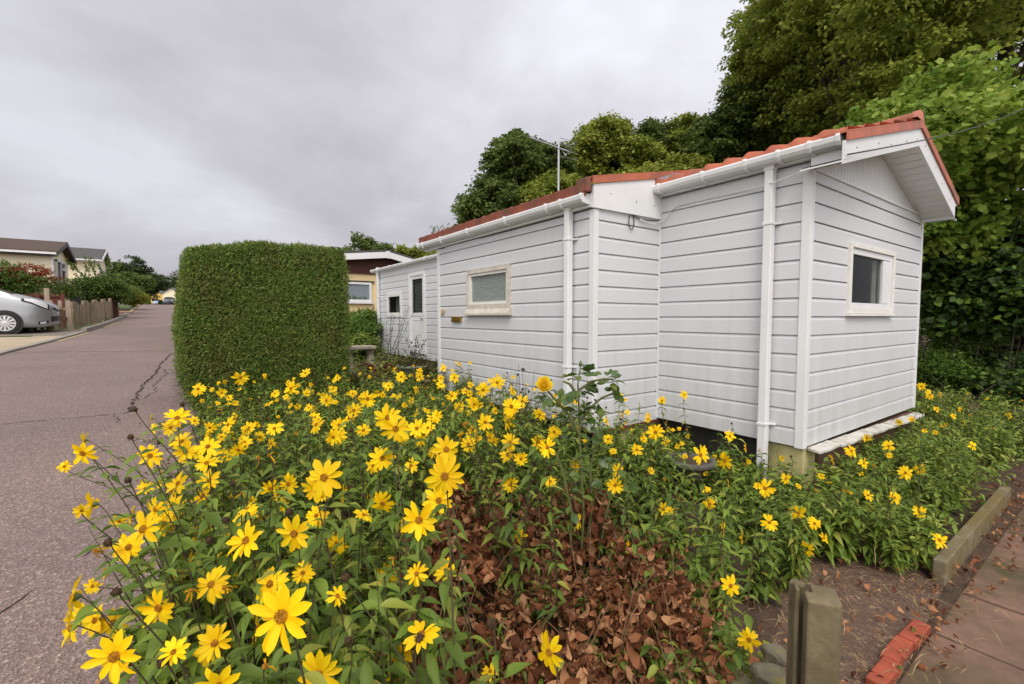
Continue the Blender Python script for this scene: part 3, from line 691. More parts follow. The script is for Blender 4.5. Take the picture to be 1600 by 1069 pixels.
M['roof_grey'] = roof_mat('grey_shingle', (.055, .05, .05), (.09, .083, .08))
M['roof_slate'] = roof_mat('blue_grey_shingle', (.12, .13, .15), (.17, .18, .20))
M['dark_fascia'] = plain('dark_brown_fascia', (.035, .022, .018), .5)
def side_home(name, label, xg, y0, y1, ln, zb, ze, za, wall, roof, barge, over=.28, win=True):
    """home whose gable faces the road (+X) at x = xg, running back along -X"""
    t = thing(name, label, 'house', (xg - ln / 2, (y0 + y1) / 2, zb)); ym = (y0 + y1) / 2
    MB().prism([(xg, y0, zb), (xg, y1, zb), (xg, y1, ze), (xg, ym, za - .12), (xg, y0, ze)], (-ln, 0, 0)).build('wall', wall, t)
    for s, ye in ((-1, y0), (1, y1)):
        e = ye + s * .35; zz = ze - .35 * (za - ze) / ((y1 - y0) / 2)
        MB().prism([(xg + over, e, zz), (xg + over, ym, za), (xg + over, ym, za + .09), (xg + over, e, zz + .09)], (-ln - 2 * over, 0, 0)).build('roof', roof, t)
        MB().prism([(xg + over + .002, e, zz - .10), (xg + over + .002, ym, za - .10), (xg + over + .002, ym, za + .10), (xg + over + .002, e, zz + .10)], (.03, 0, 0)).build('bargeboard', barge, t)
        MB().box(xg - ln, xg + over - .02, e - .05 + (s < 0) * -.06, e + .05 + (s > 0) * .06, zz - .06, zz + .03).build('gutter', M['upvc'], t)
        MB().box(xg - ln, xg + over - .03, min(e, ye), max(e, ye), zz - .12, zz - .08).build('soffit', barge, t)
    MB().box(xg + .02, xg + .10, y0 - .09, y0 - .01, zb, ze - .02).box(xg - .3, xg + .10, y0 - .34, y0 - .01, ze - .12, ze - .02).build('downpipe', M['upvc'], t)
    if win:
        a0, a1, z0, z1 = win; m = MB()
        for (p, q, u, v) in ((a0, a0 + .09, z0, z1), (a1 - .09, a1, z0, z1), (a0, a1, z1 - .09, z1), (a0, a1, z0 - .08, z0 + .07), ((a0 + a1) / 2 - .05, (a0 + a1) / 2 + .05, z0, z1), ((a0 + a1) / 2, a1, z1 - .42, z1 - .33)):
            m.box(xg + .002, xg + .09, p, q, u, v)
        f = m.build('window', M['upvc'], t); MB().box(xg + .003, xg + .03, a0 + .05, a1 - .05, z0, z1 - .02).build('pane', M['dark_glass'], f)
        MB().box(xg + .0325, xg + .045, a0 + .09, a0 + .32, z0 + .1, z1 - .1).box(xg + .0325, xg + .045, a1 - .32, a1 - .09, z0 + .1, z1 - .45).build('curtain', M['dark_red'], f)
    return t
side_home('park_home', 'cream park home with brown shingle roof and dark fascia, behind the red topped shrub', -4.72, 29.1, 33.0, 11, 1.3, 4.52, 5.12, M['cream_wall'], M['roof_brown'], M['dark_fascia'], win=(29.9, 31.9, 2.95, 4.25))
side_home('park_home', 'cream park home with grey shingle roof and white bargeboards, behind the shrub with tall shoots', -4.3, 39.8, 44.2, 12, 2.0, 5.32, 6.1, M['cream_wall'], M['roof_grey'], M['upvc'], win=(40.9, 43.4, 3.2, 4.75))
side_home('park_home', 'low grey roofed park home half hidden by trees at the bend', -6.6, 58, 62, 9, 2.7, 4.55, 5.3, M['cream_wall'], M['roof_slate'], M['upvc'], win=False)
# the neighbour behind the hedge, gable towards the camera
nb = thing('park_home', 'yellow rendered park home with brown boarded gable and white bargeboards, right of the clipped hedge', 'house', (6.2, 22, .8))
A, L_, R_ = (6.25, 3.92), (3.2, 3.56), (8.9, 3.36)
MB().prism([(3.7, 17, .7), (8.5, 17, .7), (8.5, 17, 3.4), (A[0], 17, 3.82), (3.7, 17, 3.5)], (0, 10, 0)).build('wall', M['yellow_wall'], nb)
MB().prism([(3.62, 16.95, 3.13), (8.58, 16.95, 3.13), (8.58, 16.95, 3.36), (A[0], 16.95, 3.83), (3.62, 16.95, 3.53)], (0, .045, 0)).build('gable_boarding', M['brown_board'], nb)
for a, b in ((L_, A), (A, R_)):
    sloped((a[0], a[1] + .04), (b[0], b[1] + .04), 0, .22, 16.55, 16.58).build('bargeboard', M['upvc'], nb)
    MB().prism([(a[0], 16.56, a[1] + .05), (b[0], 16.56, b[1] + .05), (b[0], 16.56, b[1] + .12), (a[0], 16.56, a[1] + .12)], (0, 11, 0)).build('roof', M['roof_grey'], nb)
    MB().prism([(a[0], 16.585, a[1] - .12), (b[0], 16.585, b[1] - .12), (b[0], 16.585, b[1] - .08), (a[0], 16.585, a[1] - .08)], (0, .4, 0)).build('soffit', M['dark_fascia'], nb)
MB().box(A[0] - .07, A[0] + .07, 16.535, 16.548, A[1] - .2, A[1] + .06).build('apex_cap', M['upvc'], nb)
m = MB(); frame_ring(m, 'Y', 17, 4.25, 5.75, 2.12, 2.83, .08, .06, -.01, -1); m.box(4.2, 5.8, 16.88, 16.99, 2.05, 2.115); f = m.build('window', M['upvc'], nb)
flat(MB(), 'Y', 17, 4.33, 5.67, 2.2, 2.75, .01).build('pane', glass_mat('pale_reflecting_glass', (.25, .30, .33), .06, .15), f)
m = MB()
for k in range(16):
    x = 4.4 + k * .075 + g_.uniform(-.02, .02); m.tube([(x, 16.985 - .02, 2.2), (x + g_.uniform(-.03, .03), 16.965, 2.27 + g_.uniform(0, .12))], [.03, .008], 5)
m.build('window_box_plants', M['leaf_dark'], f)
MB().box(4.15, 5.85, 16.93, 16.99, 2.84, 2.885).build('lintel', M['dark_fascia'], f)
# homes and cars at the far end of the road
def far_home(label, c, w, ln, zb, ze, za, wall, roof):
    t = thing('park_home', label, 'house', (c[0], c[1], zb)); x0, x1 = c[0] - w / 2, c[0] + w / 2
    MB().prism([(x0, c[1], zb), (x1, c[1], zb), (x1, c[1], ze), (c[0], c[1], za - .1), (x0, c[1], ze)], (ln * .35, ln, 0)).build('wall', wall, t)
    for a, b in (((x0 - .5, ze - .1), (c[0], za)), ((c[0], za), (x1 + .5, ze - .1))):
        MB().prism([(a[0], c[1] - .5, a[1]), (b[0], c[1] - .5, b[1]), (b[0], c[1] - .5, b[1] + .18), (a[0], c[1] - .5, a[1] + .18)], (ln * .38, ln + 1, 0)).build('roof', roof, t)
    MB().box(c[0] - 1.2, c[0] + .9, c[1] - .08, c[1] - .02, zb + 1.2, zb + 2.3).build('window', M['dark_glass'], t)
    return t
fy = at(243, 463, 185); fw_ = at(268, 461, 178)
far_home('yellow gabled home with blue grey roof at the far end of the road', (fy[0], fy[1]), 6.4, 15, fy[2] - 3.2, fy[2] + .6, fy[2] + 2.2, mottled('bright_yellow_wall', (.66, .47, .14), (.60, .42, .12), 1, .8), M['roof_slate'])
far_home('white gabled home with grey roof beside the hedge at the far end of the road', (fw_[0], fw_[1]), 5.6, 14, fw_[2] - 3.6, fw_[2] + .5, fw_[2] + 2.6, M['cream_wall'], M['roof_slate'])

# ------------------------------------------------------------------ cars
M['silver'] = plain('silver_car_paint', (.36, .37, .39), .30, .5, .5, .6)
M['rubber'] = plain('tyre_rubber', (.014, .014, .014), .8)
M['alloy'] = plain('silver_hubcap', (.62, .62, .63), .35, .5, .6)
M['lamp'] = glass_mat('headlamp_lens', (.80, .82, .84), .05, .05)
M['plate'] = plain('number_plate_white', (.75, .75, .72), .5)
M['dark_paint'] = plain('dark_blue_car_paint', (.02, .025, .05), .3, .5, .2, 1)
M['blue_paint'] = plain('pale_blue_car_paint', (.30, .38, .50), .3, .5, .3, 1)
def car(label, nose, heading, paint, detail=True, name='parked_car', sc=1.0):
    """nose: ground point below the front bumper; heading: angle of travel"""
    root = thing(name, label, 'car', nose); ca, sa = math.cos(heading), math.sin(heading)
    def P(s, q, z): return np.array((nose[0] - ca * s * sc - sa * q * sc, nose[1] - sa * s * sc + ca * q * sc, nose[2] + z * sc))
    S = [0, .015, .05, .10, .18, .28, .4, .55, .7, .80, .86, 1.0, 1.15, 1.3, 1.6, 1.95, 2.1, 2.5, 3.0, 3.5, 3.9, 4.15, 4.3, 4.37, 4.4]
    top = lambda s: np.interp(s, [0, .05, .12, .3, .6, .80, .88, 1.95, 2.6, 3.6, 4.15, 4.4], [.76, .84, .91, 1.01, 1.12, 1.175, 1.20, 1.64, 1.70, 1.66, 1.54, 1.0])
    def hw(s):
        a = .90 * (1 - (1 - min(s / .8, 1)) ** 3.0) ** .5 if s < .8 else .90
        if s > 3.7: a *= (1 - .16 * ((s - 3.7) / .7) ** 2)
        return max(a, .02)
    zb = lambda s: np.interp(s, [0, .3, 3.9, 4.4], [.27, .19, .19, .32])
    def ring(s):
        h, t, b = hw(s), float(top(s)), float(zb(s)); sh = min(t - .05, 1.02)
        g = np.interp(s, [.7, 1.0, 2.1, 3.8, 4.3], [.90, .86, .72, .70, .72])
        return [(h * .90, b), (h * .97, b + .05), (h, b + .16), (h, .60), (h * .985, (.60 + sh) / 2), (h * .965, sh), (h * (g + .5 * (.965 - g)), sh + (t - .07 - sh) * .55 if t - .07 > sh else sh + .012), (h * g, max(t - .045, sh + .02)), (h * g * .55, t - .012 if t - .012 > sh + .02 else sh + .03), (0, t if t > sh + .04 else sh + .035)]
    n = 10
    V = []
    for s in S:
        r = ring(s)
        V += [P(s, -q, z) for q, z in r] + [P(s, q, z) for q, z in r[-2::-1]]
    w = 2 * n - 1; body, shield, side = [], [], []
    for i in range(len(S) - 1):
        for k in range(w - 1):
            f = (i * w + k, i * w + k + 1, (i + 1) * w + k + 1, (i + 1) * w + k); s = (S[i] + S[i + 1]) / 2; kk = min(k, w - 2 - k)
            if .86 <= s <= 1.95 and kk >= 7: shield.append(f)
            elif 1.3 <= s <= 3.9 and kk in (5, 6): side.append(f)
            else: body.append(f)
        body.append((i * w, (i + 1) * w, (i + 1) * w + w - 1, i * w + w - 1))
    body.append(tuple((len(S) - 1) * w + k for k in range(w)))
    def sub(name_, Fs, mat):
        ids = sorted({i for f in Fs for i in f}); mp = {a: b for b, a in enumerate(ids)}
        return obj(name_, [V[i] for i in ids], [tuple(mp[i] for i in f) for f in Fs], mat, root, True)
    sub('body', body, paint); sub('windscreen', shield, M['dark_glass']); sub('side_windows', side, M['dark_glass'])
    for s in (1.0, 3.72):
        for q in (-1, 1):
            h = hw(s)
            def disc(prof, nn=26):
                m = MB(); VV = []
                for r, o in prof:
                    for k in range(nn):
                        a = 2 * math.pi * k / nn; VV.append(P(s + r * math.cos(a), q * (h + o), .325 + r * math.sin(a)))
                return m.add(VV, [(i * nn + k, i * nn + (k + 1) % nn, (i + 1) * nn + (k + 1) % nn, (i + 1) * nn + k) for i in range(len(prof) - 1) for k in range(nn)])
            disc([(.372, .005), (.001, .005)]).build('arch_dark_disc', M['black'], root)  # flat black disc standing in for the dark hollow of the arch
            wt = disc([(.325, -.12), (.325, .006), (.31, .022), (.235, .026), (.225, .015), (.001, .015)]).build('wheel', M['rubber'], root)
            rm = disc([(.228, .017), (.222, .024), (.205, .022), (.200, .018), (.001, .018)])
            if detail:
                for k in range(12):
                    a = 2 * math.pi * k / 12; VV = []
                    for r, hwid in ((.05, .014), (.205, .032)):
                        for e in (-1, 1): VV.append(P(s + r * math.cos(a) - e * hwid * math.sin(a), q * (h + .030 if r < .1 else h + .026), .325 + r * math.sin(a) + e * hwid * math.cos(a)))
                    rm.add(VV, [(0, 1, 3, 2)])
                dk = disc([(.199, .0205), (.06, .0205)]).build('rim_shadow', M['black'], wt)
                hb = disc([(.055, .030), (.04, .036), (.001, .037)]).build('hub', M['alloy'], wt)
            rm.build('rim', M['alloy'], wt)
    def patch(nm, s0, s1, v0, v1, mat, sgn, par=root, off=.008, nn=6):
        """panel lying on the front bodywork between front-to-back s and ring parameter v"""
        VV = []
        for i in range(nn + 1):
            s = s0 + (s1 - s0) * i / nn; r = ring(s)
            for j in range(nn + 1):
                a_, b_ = (v0(i / nn), v1(i / nn)) if callable(v0) else (v0, v1)
                v = a_ + (b_ - a_) * j / nn
                k = min(int(v), n - 2); f = v - k
                q = r[k][0] + (r[k + 1][0] - r[k][0]) * f; z = r[k][1] + (r[k + 1][1] - r[k][1]) * f
                VV.append(P(s - off * (1 - s), sgn * (q + off), z + off * .3))
        return obj(nm, VV, [(i * (nn + 1) + j, i * (nn + 1) + j + 1, (i + 1) * (nn + 1) + j + 1, (i + 1) * (nn + 1) + j) for i in range(nn) for j in range(nn)], mat, par, True)
    if detail:
        for sg in (-1, 1):
            hl = patch('headlight', .14, .66, lambda t: 3.85 + .85 * t, lambda t: 5.0 + .95 * min(1, t * 1.2), M['black'], sg)
            patch('lens', .17, .60, lambda t: 4.0 + .8 * t, lambda t: 4.9 + .9 * min(1, t * 1.2), M['lamp'], sg, par=hl, off=.014)
            patch('fog_recess', .16, .34, 1.35, 2.05, M['black'], sg, off=.005)
            patch('fog_lamp', .20, .31, 1.45, 1.95, M['lamp'], sg, off=.012)
            patch('grille', .006, .07, 4.1, 4.9, M['black'], sg)
            patch('lower_intake', .006, .11, 1.6, 2.6, M['black'], sg)
            patch('number_plate', .004, .03, 3.05, 3.6, M['plate'], sg, off=.014)
            patch('chrome_strip', .004, .09, 5.0, 5.3, M['alloy'], sg)
            MB().box(*sorted((P(1.55, 0, 0)[0] - .06, P(1.55, 0, 0)[0] + .06)), *sorted((P(1.5, sg * .94, 0)[1], P(1.5, sg * 1.12, 0)[1])), nose[2] + 1.0, nose[2] + 1.15).build('mirror', paint, root, bevel=.03)
        for d in (0, .5):
            MB().tube([P(1.1 + d * .02, -.55 + d, 1.13), P(1.35, -.1 + d, 1.26)], .012, 5).build('wiper', M['black'], root)
    else:
        for sg in (-1, 1): patch('headlight', .14, .6, 4.0, 5.2, M['lamp'], sg)
    return root
car('silver people carrier parked nose out on the concrete driveway, cut by the left edge', (-3.30, 21.32, float(zg(20.5))), 0, M['silver'], sc=1.07)
car('pale blue car parked in front of the far yellow home', (at(243, 473, 150)[0], at(243, 473, 150)[1], float(zg(at(243, 473, 150)[1]))), R(-100), M['blue_paint'], False)
car('dark car beside the hedge at the far end of the road', (at(262, 474, 95)[0], at(262, 474, 95)[1], float(zg(at(262, 474, 95)[1]))), R(-95), M['dark_paint'], False)
car('dark blue car half hidden behind the shrub and the plank fence', (-3.4, 36.6, float(zg(36.6))), R(0), M['dark_paint'], False)

# ------------------------------------------------------------------ fences across the road
M['grey_wood'] = mottled('weathered_grey_brown_wood', (.42, .32, .24), (.28, .21, .155), 7, .85, bstr=.3, stretch=(3, 3, .4), c3=(.14, .13, .045), s3=1.0)
M['red_wood'] = mottled('red_brown_stained_wood', (.15, .042, .026), (.10, .03, .02), 6, .75, bstr=.2, stretch=(3, 3, .5))
fz = lambda y: float(zg(y))
fence = thing('plank_fence', 'weathered close boarded plank fence with a wavy top along the kerb', 'fence', (-2.95, 25, fz(25)))
m = MB(); y = 21.75; x_of = lambda y: np.interp(y, [21.5, 28.8], [-3.02, -2.66])
k = 0
while y < 28.7:
    t = (y - 21.75) / 1.72; h = .84 + .075 * math.cos(2 * math.pi * t) + g_.uniform(-.02, .02); x = x_of(y)
    m.box(x - .012, x + .012 + g_.uniform(0, .006), y, y + .118, fz(y) + .10, fz(y) + .10 + h); y += .125; k += 1
m.build('board_panel', M['grey_wood'], fence)
for yp in np.linspace(21.7, 28.7, 5): MB().box(x_of(yp) - .11, x_of(yp) - .02, yp - .045, yp + .045, fz(yp), fz(yp) + 1.0).build('post', M['grey_wood'], fence)
for zz in (.3, .75): MB().prism([(x_of(21.7) - .06, 21.7, fz(21.7) + zz), (x_of(21.7) - .02, 21.7, fz(21.7) + zz), (x_of(21.7) - .02, 21.7, fz(21.7) + zz + .08), (x_of(21.7) - .06, 21.7, fz(21.7) + zz + .08)], (x_of(28.7) - x_of(21.7), 7, fz(28.7) - fz(21.7))).build('rail', M['grey_wood'], fence)
pk = thing('picket_fence', 'short grey picket fence with gaps beside the silver car', 'fence', (-3.6, 21.6, fz(21.6)))
for k, x in enumerate((-3.12, -3.34, -3.56, -3.80, -4.05, -4.3)):
    h = 1.0 if k in (0, 1) else (1.02 if k != 2 else 1.0)
    MB().prism([(x - .05, 21.62, fz(21.6)), (x + .05, 21.62, fz(21.6)), (x + .05, 21.62, fz(21.6) + h), (x + .02, 21.62, fz(21.6) + h + .05), (x - .02, 21.62, fz(21.6) + h + .05), (x - .05, 21.62, fz(21.6) + h)], (0, .025, 0)).build('picket', M['grey_wood'], pk)
MB().box(-4.5, -3.05, 21.65, 21.69, fz(21.6) + .72, fz(21.6) + .80).build('rail', M['grey_wood'], pk)
MB().box(-3.72, -3.60, 21.70, 21.80, fz(21.6), fz(21.6) + 1.45).build('post', M['grey_wood'], pk)
rf = thing('panel_fence', 'low red brown stained panel fence behind the silver car', 'fence', (-6, 23.6, fz(23.6)))
m = MB()
for k in range(46):
    x = -10 + k * .14; m.box(x, x + .134, 23.6, 23.62 + g_.uniform(0, .006), fz(23.6) + .05, fz(23.6) + 1.12)
m.build('board_panel', M['red_wood'], rf)
MB().box(-10, -3.5, 23.56, 23.66, fz(23.6) + 1.12, fz(23.6) + 1.19).build('top_rail', M['red_wood'], rf)
for x in (-9.9, -8, -6.1, -4.2, -3.55): MB().box(x - .05, x + .05, 23.5, 23.6, fz(23.6), fz(23.6) + 1.25).build('post', M['red_wood'], rf)
ep = thing('panel_fence', 'short brown fence panel and square post at the pink paved entrance', 'fence', (-2.75, 29.6, fz(29.6)))
m = MB()
for k in range(12): m.box(-2.78, -2.75, 28.85 + k * .13, 28.975 + k * .13, fz(29.6) + .05, fz(29.6) + 1.02)
m.build('board_panel', M['red_wood'], ep)
MB().box(-2.76, -2.58, 30.42, 30.60, fz(30.5), fz(30.5) + 1.1).build('post', mottled('brown_post', (.20, .10, .075), (.15, .075, .055), 6, .8), ep, bevel=.01)

# ================================================================== TREES, HEDGES, SHRUBS
def crown(name, lobes, n_tufts, per, lsize, tuft_r, mat, parent, seed, flat_=.6, droop=.25, tpl=KITE, wfac=.62):
    """foliage: lobes (ellipsoids) carry tufts, tufts carry leaves"""
    g = np.random.default_rng(seed); cs = []; outs = []
    vol = np.array([l[3] * l[4] * l[5] for l in lobes]) ** (2 / 3); vol = vol / vol.sum()
    for l, v in zip(lobes, vol):
        n = max(3, int(n_tufts * v)); d = rdir(n, g); rad = g.uniform(.5, 1.0, n) ** .45
        # uneven outline: the radius swells and shrinks with direction
        ph = g.uniform(0, 6, 6)
        rad *= 1 + .13 * np.sin(3 * d[:, 0] * 2 + ph[0]) * np.sin(3.3 * d[:, 1] * 2 + ph[1]) + .12 * np.sin(5 * d[:, 2] * 2 + ph[2] + 4 * d[:, 0])
        cs.append(np.array(l[:3]) + d * rad[:, None] * np.array(l[3:6])); outs.append(d)
    cs = np.concatenate(cs); outs = np.concatenate(outs)
    nt = len(cs); tr = tuft_r * g.uniform(.55, 1.35, nt); cnt = np.maximum(4, (per * g.uniform(.5, 1.4, nt)).astype(int))
    idx = np.repeat(np.arange(nt), cnt); n = len(idx)
    o = norm(outs[idx] * .6 + np.array([0, 0, .5]) + g.normal(size=(n, 3)) * .25)
    off = rdir(n, g) * (g.uniform(0, 1, n) ** .45)[:, None]
    off[:, 2] *= flat_; pos = cs[idx] + off * tr[idx][:, None]
    pos[:, 2] -= droop * tr[idx] * (off[:, 0] ** 2 + off[:, 1] ** 2)
    nr = norm(off * .5 + np.array([0, 0, .75]) + g.normal(size=(n, 3)) * .45)
    d = norm(np.cross(nr, rdir(n, g)) + off * .5 + np.array([0, 0, -.25]))
    L = lsize * g.uniform(.65, 1.35, n)
    V, Fa = scatter(tpl, pos, d, nr, L, L * wfac)
    return obj(name, V, Fa, mat, parent), cs
def limbs(base, targets, r0, seed, trunk_h, sides=7):
    g = random.Random(seed); m = MB(); base = np.array(base, float); top = base + np.array((g.uniform(-.3, .3), g.uniform(-.3, .3), trunk_h))
    k = np.array((g.uniform(-.25, .25), g.uniform(-.25, .25), 0))
    P = [base + (top - base) * t + k * math.sin(math.pi * t) for t in (0, .05, .25, .5, .75, 1)]
    m.tube(P, [r0 * 1.35, r0, r0 * .85, r0 * .72, r0 * .6, r0 * .45], 9)
    for tg in targets:
        t = g.uniform(.45, 1); s = base + (top - base) * t + k * math.sin(math.pi * t); tg = np.array(tg, float)
        mid = s + (tg - s) * .5 + np.array((g.uniform(-.3, .3), g.uniform(-.3, .3), .18 * np.linalg.norm(tg - s) * g.uniform(.2, 1)))
        m.tube([s, s + (mid - s) * .5 + np.array((0, 0, .05)), mid, mid + (tg - mid) * .55, tg], [r0 * .38, r0 * .30, r0 * .22, r0 * .12, r0 * .04], sides, False)
        for q in range(2):
            e = mid + (tg - mid) * g.uniform(.1, .6); f = e + np.array((g.gauss(0, .25), g.gauss(0, .25), g.uniform(.1, .4)))
            m.tube([e, (e + f) / 2 + np.array((0, 0, .05)), f], [r0 * .12, r0 * .08, r0 * .02], 5, False)
    return m
def rand_lobes(c, r, n, seed, size=.55):
    g = np.random.default_rng(seed); L = [(*c, r[0] * .66, r[1] * .66, r[2] * .68)]
    for _ in range(n):
        d = rdir(1, g)[0]; d[2] = abs(d[2]) * .9 - .25 if g.random() < .8 else d[2]
        s = size * g.uniform(.7, 1.25); p = np.array(c) + d * np.array(r) * (1 - s * .55)
        L.append((*p, r[0] * s, r[1] * s, r[2] * s * .8))
    return L
def tree(label, cat, c, r, ground, mat, seed, n_tufts=700, per=70, lsize=.11, tuft_r=.55, r0=.22, n_lobes=11, group=None, name='broadleaf_tree', nl=16, trunk_top=None, **kw):
    t = thing(name, label, cat, (c[0], c[1], ground), group)
    _, cs = crown('crown', rand_lobes(c, r, n_lobes + 5, seed, .40), int(n_tufts * .62), int(per * 1.5), lsize * 1.12, tuft_r * .95, mat, t, seed, flat_=.42, droop=.4, **kw)
    g = random.Random(seed); tg = [cs[g.randrange(len(cs))] for _ in range(nl)]
    limbs((c[0], c[1], ground), tg, r0, seed, (trunk_top or c[2] + r[2] * .25) - ground).build('trunk', M['bark'], t, True)
    return t
GT = 'tall broadleaf trees behind the mobile home'
def T(px, py, d, rx, rz, label, mat, seed, ry=None, **kw):
    c = at(px, py, d); return tree(label, 'tree', c, (rx, ry or rx, rz), float(min(1.2, .04 * max(c[1], 0))), M[mat], seed, **kw)
T(1352, 60, 15.0, 3.9, 4.6, 'tall olive green tree rising behind the orange roof ridge, reaching the top of the picture', 'leaf_olive', 21, n_tufts=1900, per=58, lsize=.125, tuft_r=.50, r0=.26)
T(1580, -20, 16.5, 4.6, 5.0, 'tall olive green tree filling the upper right corner above the bright broad leaved shrub', 'leaf_olive', 22, n_tufts=1700, per=58, lsize=.13, tuft_r=.55, r0=.26)
T(1172, 215, 19.5, 2.2, 2.8, 'dark tree on the sloping left shoulder of the tall trees behind the porch roof', 'leaf_dark', 23, n_tufts=900, per=62, lsize=.135, tuft_r=.46, r0=.22)
T(1262, 92, 18.0, 2.7, 3.6, 'tall tree with its left edge against the sky, beside the taller olive tree', 'leaf_olive', 24, n_tufts=1100, per=62, lsize=.135, tuft_r=.5)
T(1330, 240, 17.5, 3.2, 2.8, 'shaded lower tree just above the orange roof slope', 'leaf_dark', 25, n_tufts=900, per=60, lsize=.13, tuft_r=.5)
T(1088, 256, 23, 2.3, 2.35, 'olive green round topped tree above the white fascia panel', 'leaf_olive', 26, n_tufts=760, per=65, lsize=.15, tuft_r=.45)
T(1022, 252, 24, 2.3, 2.2, 'dark green tree in the middle of the tree line, left of the rounded olive one', 'leaf_dark', 36, n_tufts=760, per=65, lsize=.15, tuft_r=.45)
T(952, 252, 22, 2.1, 2.2, 'olive green tree with pointed top shoots right of the TV aerial', 'leaf_olive', 27, n_tufts=760, per=65, lsize=.15, tuft_r=.45)
T(1015, 300, 20, 2.8, 1.7, 'lower olive green tree close behind the porch roof edge', 'leaf_olive', 28, n_tufts=700, per=65, lsize=.14, tuft_r=.45)
T(822, 270, 20, 1.9, 2.0, 'dark green tree left of the TV aerial, its top the highest on that side', 'leaf_dark', 29, n_tufts=800, per=65, lsize=.14, tuft_r=.42)
T(775, 330, 19.5, 1.6, 1.7, 'small dark green tree at the left end of the tree line, above the porch eave', 'leaf_dark', 30, n_tufts=560, per=60, lsize=.13, tuft_r=.40)
T(885, 318, 19.0, 1.9, 1.6, 'olive green tree directly behind the TV aerial mast', 'leaf_olive', 31, n_tufts=560, per=60, lsize=.13, tuft_r=.40)
T(578, 392, 32, 1.45, 1.25, 'thin crowned dark tree behind the white bargeboards of the yellow home', 'leaf_dark', 32, n_tufts=170, per=34, lsize=.17, tuft_r=.42)
T(655, 404, 34, 2.0, .95, 'low olive green tree behind the rear roof gutter', 'leaf_olive', 33, n_tufts=330, per=50, lsize=.17, tuft_r=.42)
T(540, 404, 36, 1.8, 1.1, 'dark tree peeping over the right end of the clipped hedge', 'leaf_dark', 34, n_tufts=160, per=40, lsize=.17, tuft_r=.42)
# the bright broad leaved shrubs right of the home
ROUND = leaf_template(4, .15, .12, 'round')
def shrub(label, c, r, mat, seed, n_tufts, per, lsize, tuft_r, group=None, name='shrub', tpl=ROUND, wfac=.85, cat='shrub', n_lobes=7, gz=None, nl=3, r0=.011, **kw):
    gr = float(zg(c[1])) if gz is None else gz
    t = thing(name, label, cat, (c[0], c[1], gr), group)
    _, cs = crown('foliage', rand_lobes(c, r, n_lobes, seed), n_tufts, per, lsize, tuft_r, mat, t, seed, tpl=tpl, wfac=wfac, **kw)
    g = random.Random(seed); m = MB()
    for k in range(nl):
        b = np.array((c[0] + g.uniform(-.3, .3) * r[0], c[1] + g.uniform(-.3, .3) * r[1], gr)); e = cs[g.randrange(len(cs))]
        mid = (b + e) / 2 + np.array((g.gauss(0, .1), g.gauss(0, .1), .1)) * r[2]
        m.tube([b, (b + mid) / 2, mid, (mid + e) / 2, e], [r0, r0 * .8, r0 * .6, r0 * .4, r0 * .15], 5, False)
    m.build('stem', M['bark'], t, True); return t
def Sh(px, py, d, rx, ry, rz, label, mat, seed, *a, **kw): return shrub(label, at(px, py, d), (rx, ry, rz), M[mat], seed, *a, **kw)
Sh(1560, 235, 8.6, 1.75, 1.6, 1.6, 'bright green broad leaved shrub overhanging the right edge, beside the gable', 'leaf_hazel', 41, 520, 26, .13, .34, gz=.0)
Sh(1440, 215, 10.6, 1.7, 1.5, 1.25, 'bright green broad leaved shrub rising behind the gable apex', 'leaf_hazel', 42, 520, 28, .13, .34, gz=.0)
Sh(1330, 250, 12.2, 1.5, 1.3, .8, 'light green leafy shoots just above the ridge of the orange roof', 'leaf_hazel', 43, 260, 26, .13, .34, gz=.1)
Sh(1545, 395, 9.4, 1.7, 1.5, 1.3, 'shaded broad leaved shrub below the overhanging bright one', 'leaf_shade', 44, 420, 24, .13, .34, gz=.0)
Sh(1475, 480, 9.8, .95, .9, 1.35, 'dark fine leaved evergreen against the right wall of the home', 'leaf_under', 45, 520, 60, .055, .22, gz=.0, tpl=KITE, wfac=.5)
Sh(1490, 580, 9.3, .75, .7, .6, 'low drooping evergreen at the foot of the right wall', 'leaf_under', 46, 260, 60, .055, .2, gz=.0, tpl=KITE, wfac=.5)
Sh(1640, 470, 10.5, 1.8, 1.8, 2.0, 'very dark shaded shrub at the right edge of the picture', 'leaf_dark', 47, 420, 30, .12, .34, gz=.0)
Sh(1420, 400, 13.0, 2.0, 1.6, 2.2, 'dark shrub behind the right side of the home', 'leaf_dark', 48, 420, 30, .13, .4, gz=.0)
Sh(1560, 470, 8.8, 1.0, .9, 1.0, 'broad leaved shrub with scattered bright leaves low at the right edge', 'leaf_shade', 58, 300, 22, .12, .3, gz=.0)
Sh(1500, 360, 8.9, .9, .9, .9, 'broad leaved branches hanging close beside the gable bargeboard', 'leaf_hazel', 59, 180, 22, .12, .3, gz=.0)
Sh(1545, 590, 9.2, .9, .6, .55, 'low shaded shrub on the bare soil right of the home', 'leaf_shade', 50, 220, 24, .10, .24, gz=.05)  # this shrub and the next are added to keep the soil strip dark
Sh(1600, 606, 7.9, .7, .5, .42, 'low dark shrub at the right edge, above the end of the paving', 'leaf_shade', 51, 170, 24, .09, .22, gz=.02)
